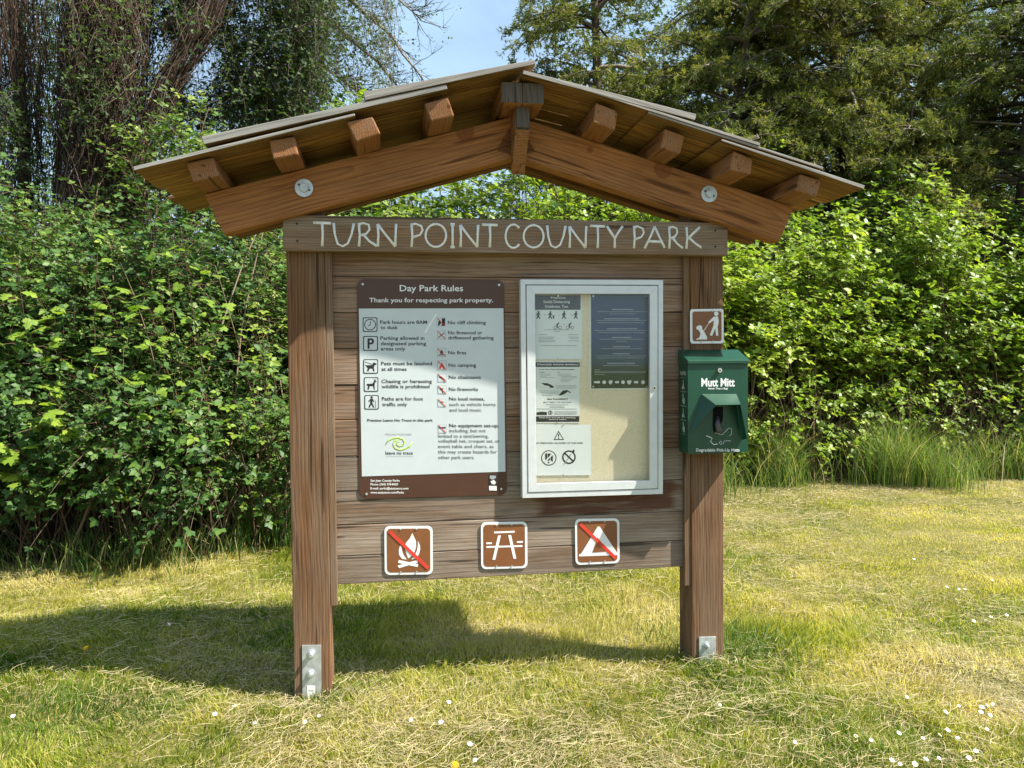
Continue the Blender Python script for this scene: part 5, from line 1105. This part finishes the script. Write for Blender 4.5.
# forked trunk: two rising stems belong to the second conifer
# left: trunk sheathed in dead vines
def vine_tree():
    rng = np.random.default_rng(401); t = empty('vine_covered_tree', (-4.45, 8.6, 0), 'thick trunk sheathed in brown dead vines at the upper left', 'tree')
    o = (-4.45, 8.6, 0); gt, gv, gb, gc = Geo(), Geo(), Geo(), Geo()
    def stem(pts, r0, r1, nst, rr=(.0, .14)):
        pts = np.array(pts, float); k = 14; u = np.linspace(0, 1, k); s = np.linspace(0, 1, len(pts)); C = np.stack([np.interp(u, s, pts[:, j]) for j in range(3)], -1)
        R = np.linspace(r0, r1, k); tubes(gt, C[None], R[None], 12, .4)
        for _ in range(nst):
            a = rng.uniform(0, 2*PI); u0 = rng.uniform(0, .75); ln = rng.uniform(.15, .5); kk = 9; uu = np.clip(np.linspace(u0, u0+ln, kk), 0, 1)
            c = np.stack([np.interp(uu, u, C[:, j]) for j in range(3)], -1); r_ = np.interp(uu, u, R)+rng.uniform(*rr)+np.abs(np.cumsum(rng.normal(0, .022, kk)))
            aa = a+np.cumsum(rng.normal(0, .2, kk)); P = c+np.stack([np.cos(aa)*r_, np.sin(aa)*r_, rng.normal(0, .02, kk)], -1)
            tubes(gv, P[None], np.full((1, kk), rng.uniform(.0014, .006)), 4, rng.random(1)**1.5)
    stem([wp(95, 330, 8.6), wp(100, 150, 8.6), wp(108, 30, 8.7), wp(112, -90, 8.8)], .2, .16, 1300, (.0, .26))
    stem([wp(122, 240, 8.4), wp(135, 160, 8.4), wp(165, 85, 8.4), wp(200, 30, 8.5), wp(225, -40, 8.6)], .07, .04, 300, (.0, .09))
    stem([wp(30, 300, 9.2), wp(22, 120, 9.3), wp(8, -60, 9.5)], .08, .06, 160, (.0, .15))
    stem([wp(160, 30, 8.9), wp(240, -20, 9.0), wp(330, -50, 9.1)], .06, .04, 30, (.0, .05))
    # hanging dry twigs, a screen left of the trunk and shorter ones right of it
    n = 1300; px = rng.uniform(-60, 100, n); py = rng.uniform(-120, 150, n); e = np.array([wp(a, b, rng.uniform(8.4, 10)) for a, b in zip(px, py)]); L = rng.uniform(.3, 1.2, n)
    tt = np.linspace(0, 1, 8); P = e[:, None]-UP*(L[:, None]*tt)[..., None]+np.cumsum(rng.normal(0, .018, (n, 8, 3)), 1)*np.array([1.6, 1, .6]); tubes(gv, P, (np.linspace(1, .4, 8)[None]*rng.uniform(.0025, .0065, (n, 1))), 3, rng.random(n)*.7)
    n = 500; px = rng.uniform(60, 400, n); py = rng.uniform(-80, 70, n); e = np.array([wp(a, b, rng.uniform(8.6, 10)) for a, b in zip(px, py)]); L = rng.uniform(.2, .8, n)
    P = e[:, None]-UP*(L[:, None]*tt)[..., None]+np.cumsum(rng.normal(0, .02, (n, 8, 3)), 1); tubes(gb, P, (np.linspace(1, .4, 8)[None]*rng.uniform(.002, .005, (n, 1))), 3, rng.random(n))
    # leafy hanging sprays of the crown
    def cloud(px0, px1, py0, py1, y0, y1, n, tone, size=.036, p=None):
        px = rng.uniform(px0, px1, n); py = rng.uniform(py0, py1, n); Y = rng.uniform(y0, y1, n)
        kx = vnoise(px, py, .02, 411); keep = kx > (.36 if p is None else p); px, py, Y = px[keep], py[keep], Y[keep]
        Q = np.array([wp(a, b, c) for a, b, c in zip(px, py, Y)]); D = nrm(rng.normal(0, .6, Q.shape)-UP*.5+np.array([.1, -.3, 0]))
        twig_leaves(gc, gb, Q, D, rng.uniform(.18, .45, len(Q)), 6, 2, size, rng, LEAF_S, .35, tone, .16)
    cloud(165, 330, -70, 120, 8.8, 10.2, 5200, .42, .04, .26); cloud(300, 390, -60, 125, 9.4, 10.6, 900, .5, .034, .42); cloud(110, 220, -60, 60, 8.8, 9.8, 500, .5, .04); cloud(170, 300, 60, 200, 9, 10, 1200, .45, .04)
    cloud(-80, 100, -90, 120, 9.2, 10.6, 1100, .3, .036, .42); cloud(-60, 120, 90, 240, 8.0, 9.2, 1000, .42, .042, .4); cloud(60, 200, -20, 200, 7.9, 8.3, 330, .5, .045, .45)
    gt.build('trunk', M_bark, t, o, True); gv.build('vines', M_vine, t, o); gb.build('branches', M_twig, t, o); gc.build('crown', ML_oak, t, o)
vine_tree()
def bare_tree():
    rng = np.random.default_rng(402); b = wp(290, 362, 11.0); t = empty('bare_twigged_tree', (b[0], b[1], 0), 'half bare tree with fine fanning twigs against the sky, left of the roof ridge', 'tree'); o = (b[0], b[1], 0)
    gt, gb, gc = Geo(), Geo(), Geo(); top = wp(300, -60, 11.0)
    tubes(gt, limb_curve((b[0], b[1], -.1), top-np.array([b[0], b[1], 0]), np.linalg.norm(top-np.array([b[0], b[1], 0])), 0, 10, rng, .03)[None], np.linspace(.15, .08, 10)[None], 10, .4)
    def along(C, u): i = u*(len(C)-1); k = np.minimum(i.astype(int), len(C)-2); f = (i-k)[:, None]; return C[k]*(1-f)+C[k+1]*f, nrm(C[k+1]-C[k])
    for pts in ([(300, 20), (335, 25), (370, 55), (400, 92), (425, 118)], [(298, 60), (330, 70), (365, 95), (395, 120)], [(300, -20), (345, -5), (385, 30), (420, 75), (440, 105)], [(300, -50), (350, -40), (390, -10), (420, 20)], [(300, 5), (270, 20), (240, 60), (220, 110)]):
        P0 = np.array([wp(*p, 11.0+rng.normal(0, .25)) for p in pts]); u = np.linspace(0, 1, 12); s = np.linspace(0, 1, len(P0)); C = np.stack([np.interp(u, s, P0[:, j]) for j in range(3)], -1)+rng.normal(0, .012, (12, 3))
        tubes(gb, C[None], np.linspace(.032, .008, 12)[None], 6, rng.random(1))
        n = 42; q, tg = along(C, rng.uniform(.1, 1, n)); d = nrm(tg*.9+rng.normal(0, .55, (n, 3))+np.array([.25, 0, .12])); L = rng.uniform(.25, .7, n); tt = np.linspace(0, 1, 7)
        T = q[:, None]+d[:, None]*L[:, None, None]*tt[:, None]+UP*(L*rng.uniform(-.15, .35, n))[:, None, None]*(tt**2)[:, None]+np.cumsum(rng.normal(0, .008, (n, 7, 3)), 1)
        tubes(gb, T, np.linspace(.007, .0025, 7)[None], 3, rng.random(n))
        m = 5; k = np.repeat(np.arange(n), m); ii = rng.integers(1, 6, n*m); qq = T[k, ii]; dd = nrm(d[k]+rng.normal(0, .6, (n*m, 3))+UP*.15); LL = rng.uniform(.06, .22, n*m); t3_ = np.linspace(0, 1, 4)
        T2 = qq[:, None]+dd[:, None]*LL[:, None, None]*t3_[:, None]+UP*(LL*.2)[:, None, None]*(t3_**2)[:, None]; tubes(gb, T2, np.linspace(.0035, .0015, 4)[None], 3, rng.random(n*m))
        k = rng.random(n*m) < .3; twig_leaves(gc, None, T2[k, -1], dd[k], LL[k]*.7, 4, 1, .035, rng, LEAF_S, .2, .55, .15)
    gt.build('trunk', M_bark, t, o, True); gb.build('branches', M_twig, t, o); gc.build('crown', ML_oak, t, o)
bare_tree()
# far woods that close the view between the trunks
rng = np.random.default_rng(500); g = Geo(); gs = Geo()
for (x0, x1, y0, y1, h, n, to) in ((-15, -2.6, 12.5, 15, 3.8, 6500, .3), (-13, -2.9, 13, 16, 7.2, 7000, .33), (-3, 15, 17.5, 21, 4.8, 8000, .35), (.9, 17, 18, 22, 11, 12000, .4), (-3, 3, 12.5, 14, 3.0, 2500, .35)):
    x = rng.uniform(x0, x1, n); y = rng.uniform(y0, y1, n); top = h*(.65+.6*vnoise(x, 0*x, .6, 501)); z = top*rng.random(n)**.8
    d = nrm(rng.normal(0, .6, (n, 3))+UP*.3+np.array([0, -.4, 0])); twig_leaves(g, None, np.stack([x, y, z], -1), d, rng.uniform(.3, .7, n), 4, 3, .085, rng, LEAF_S, .3, to, .2)
tag(g.build('distant_woods', ML_oak), 'dim leafy woods closing the view between the trunks', 'woods', kind='stuff')
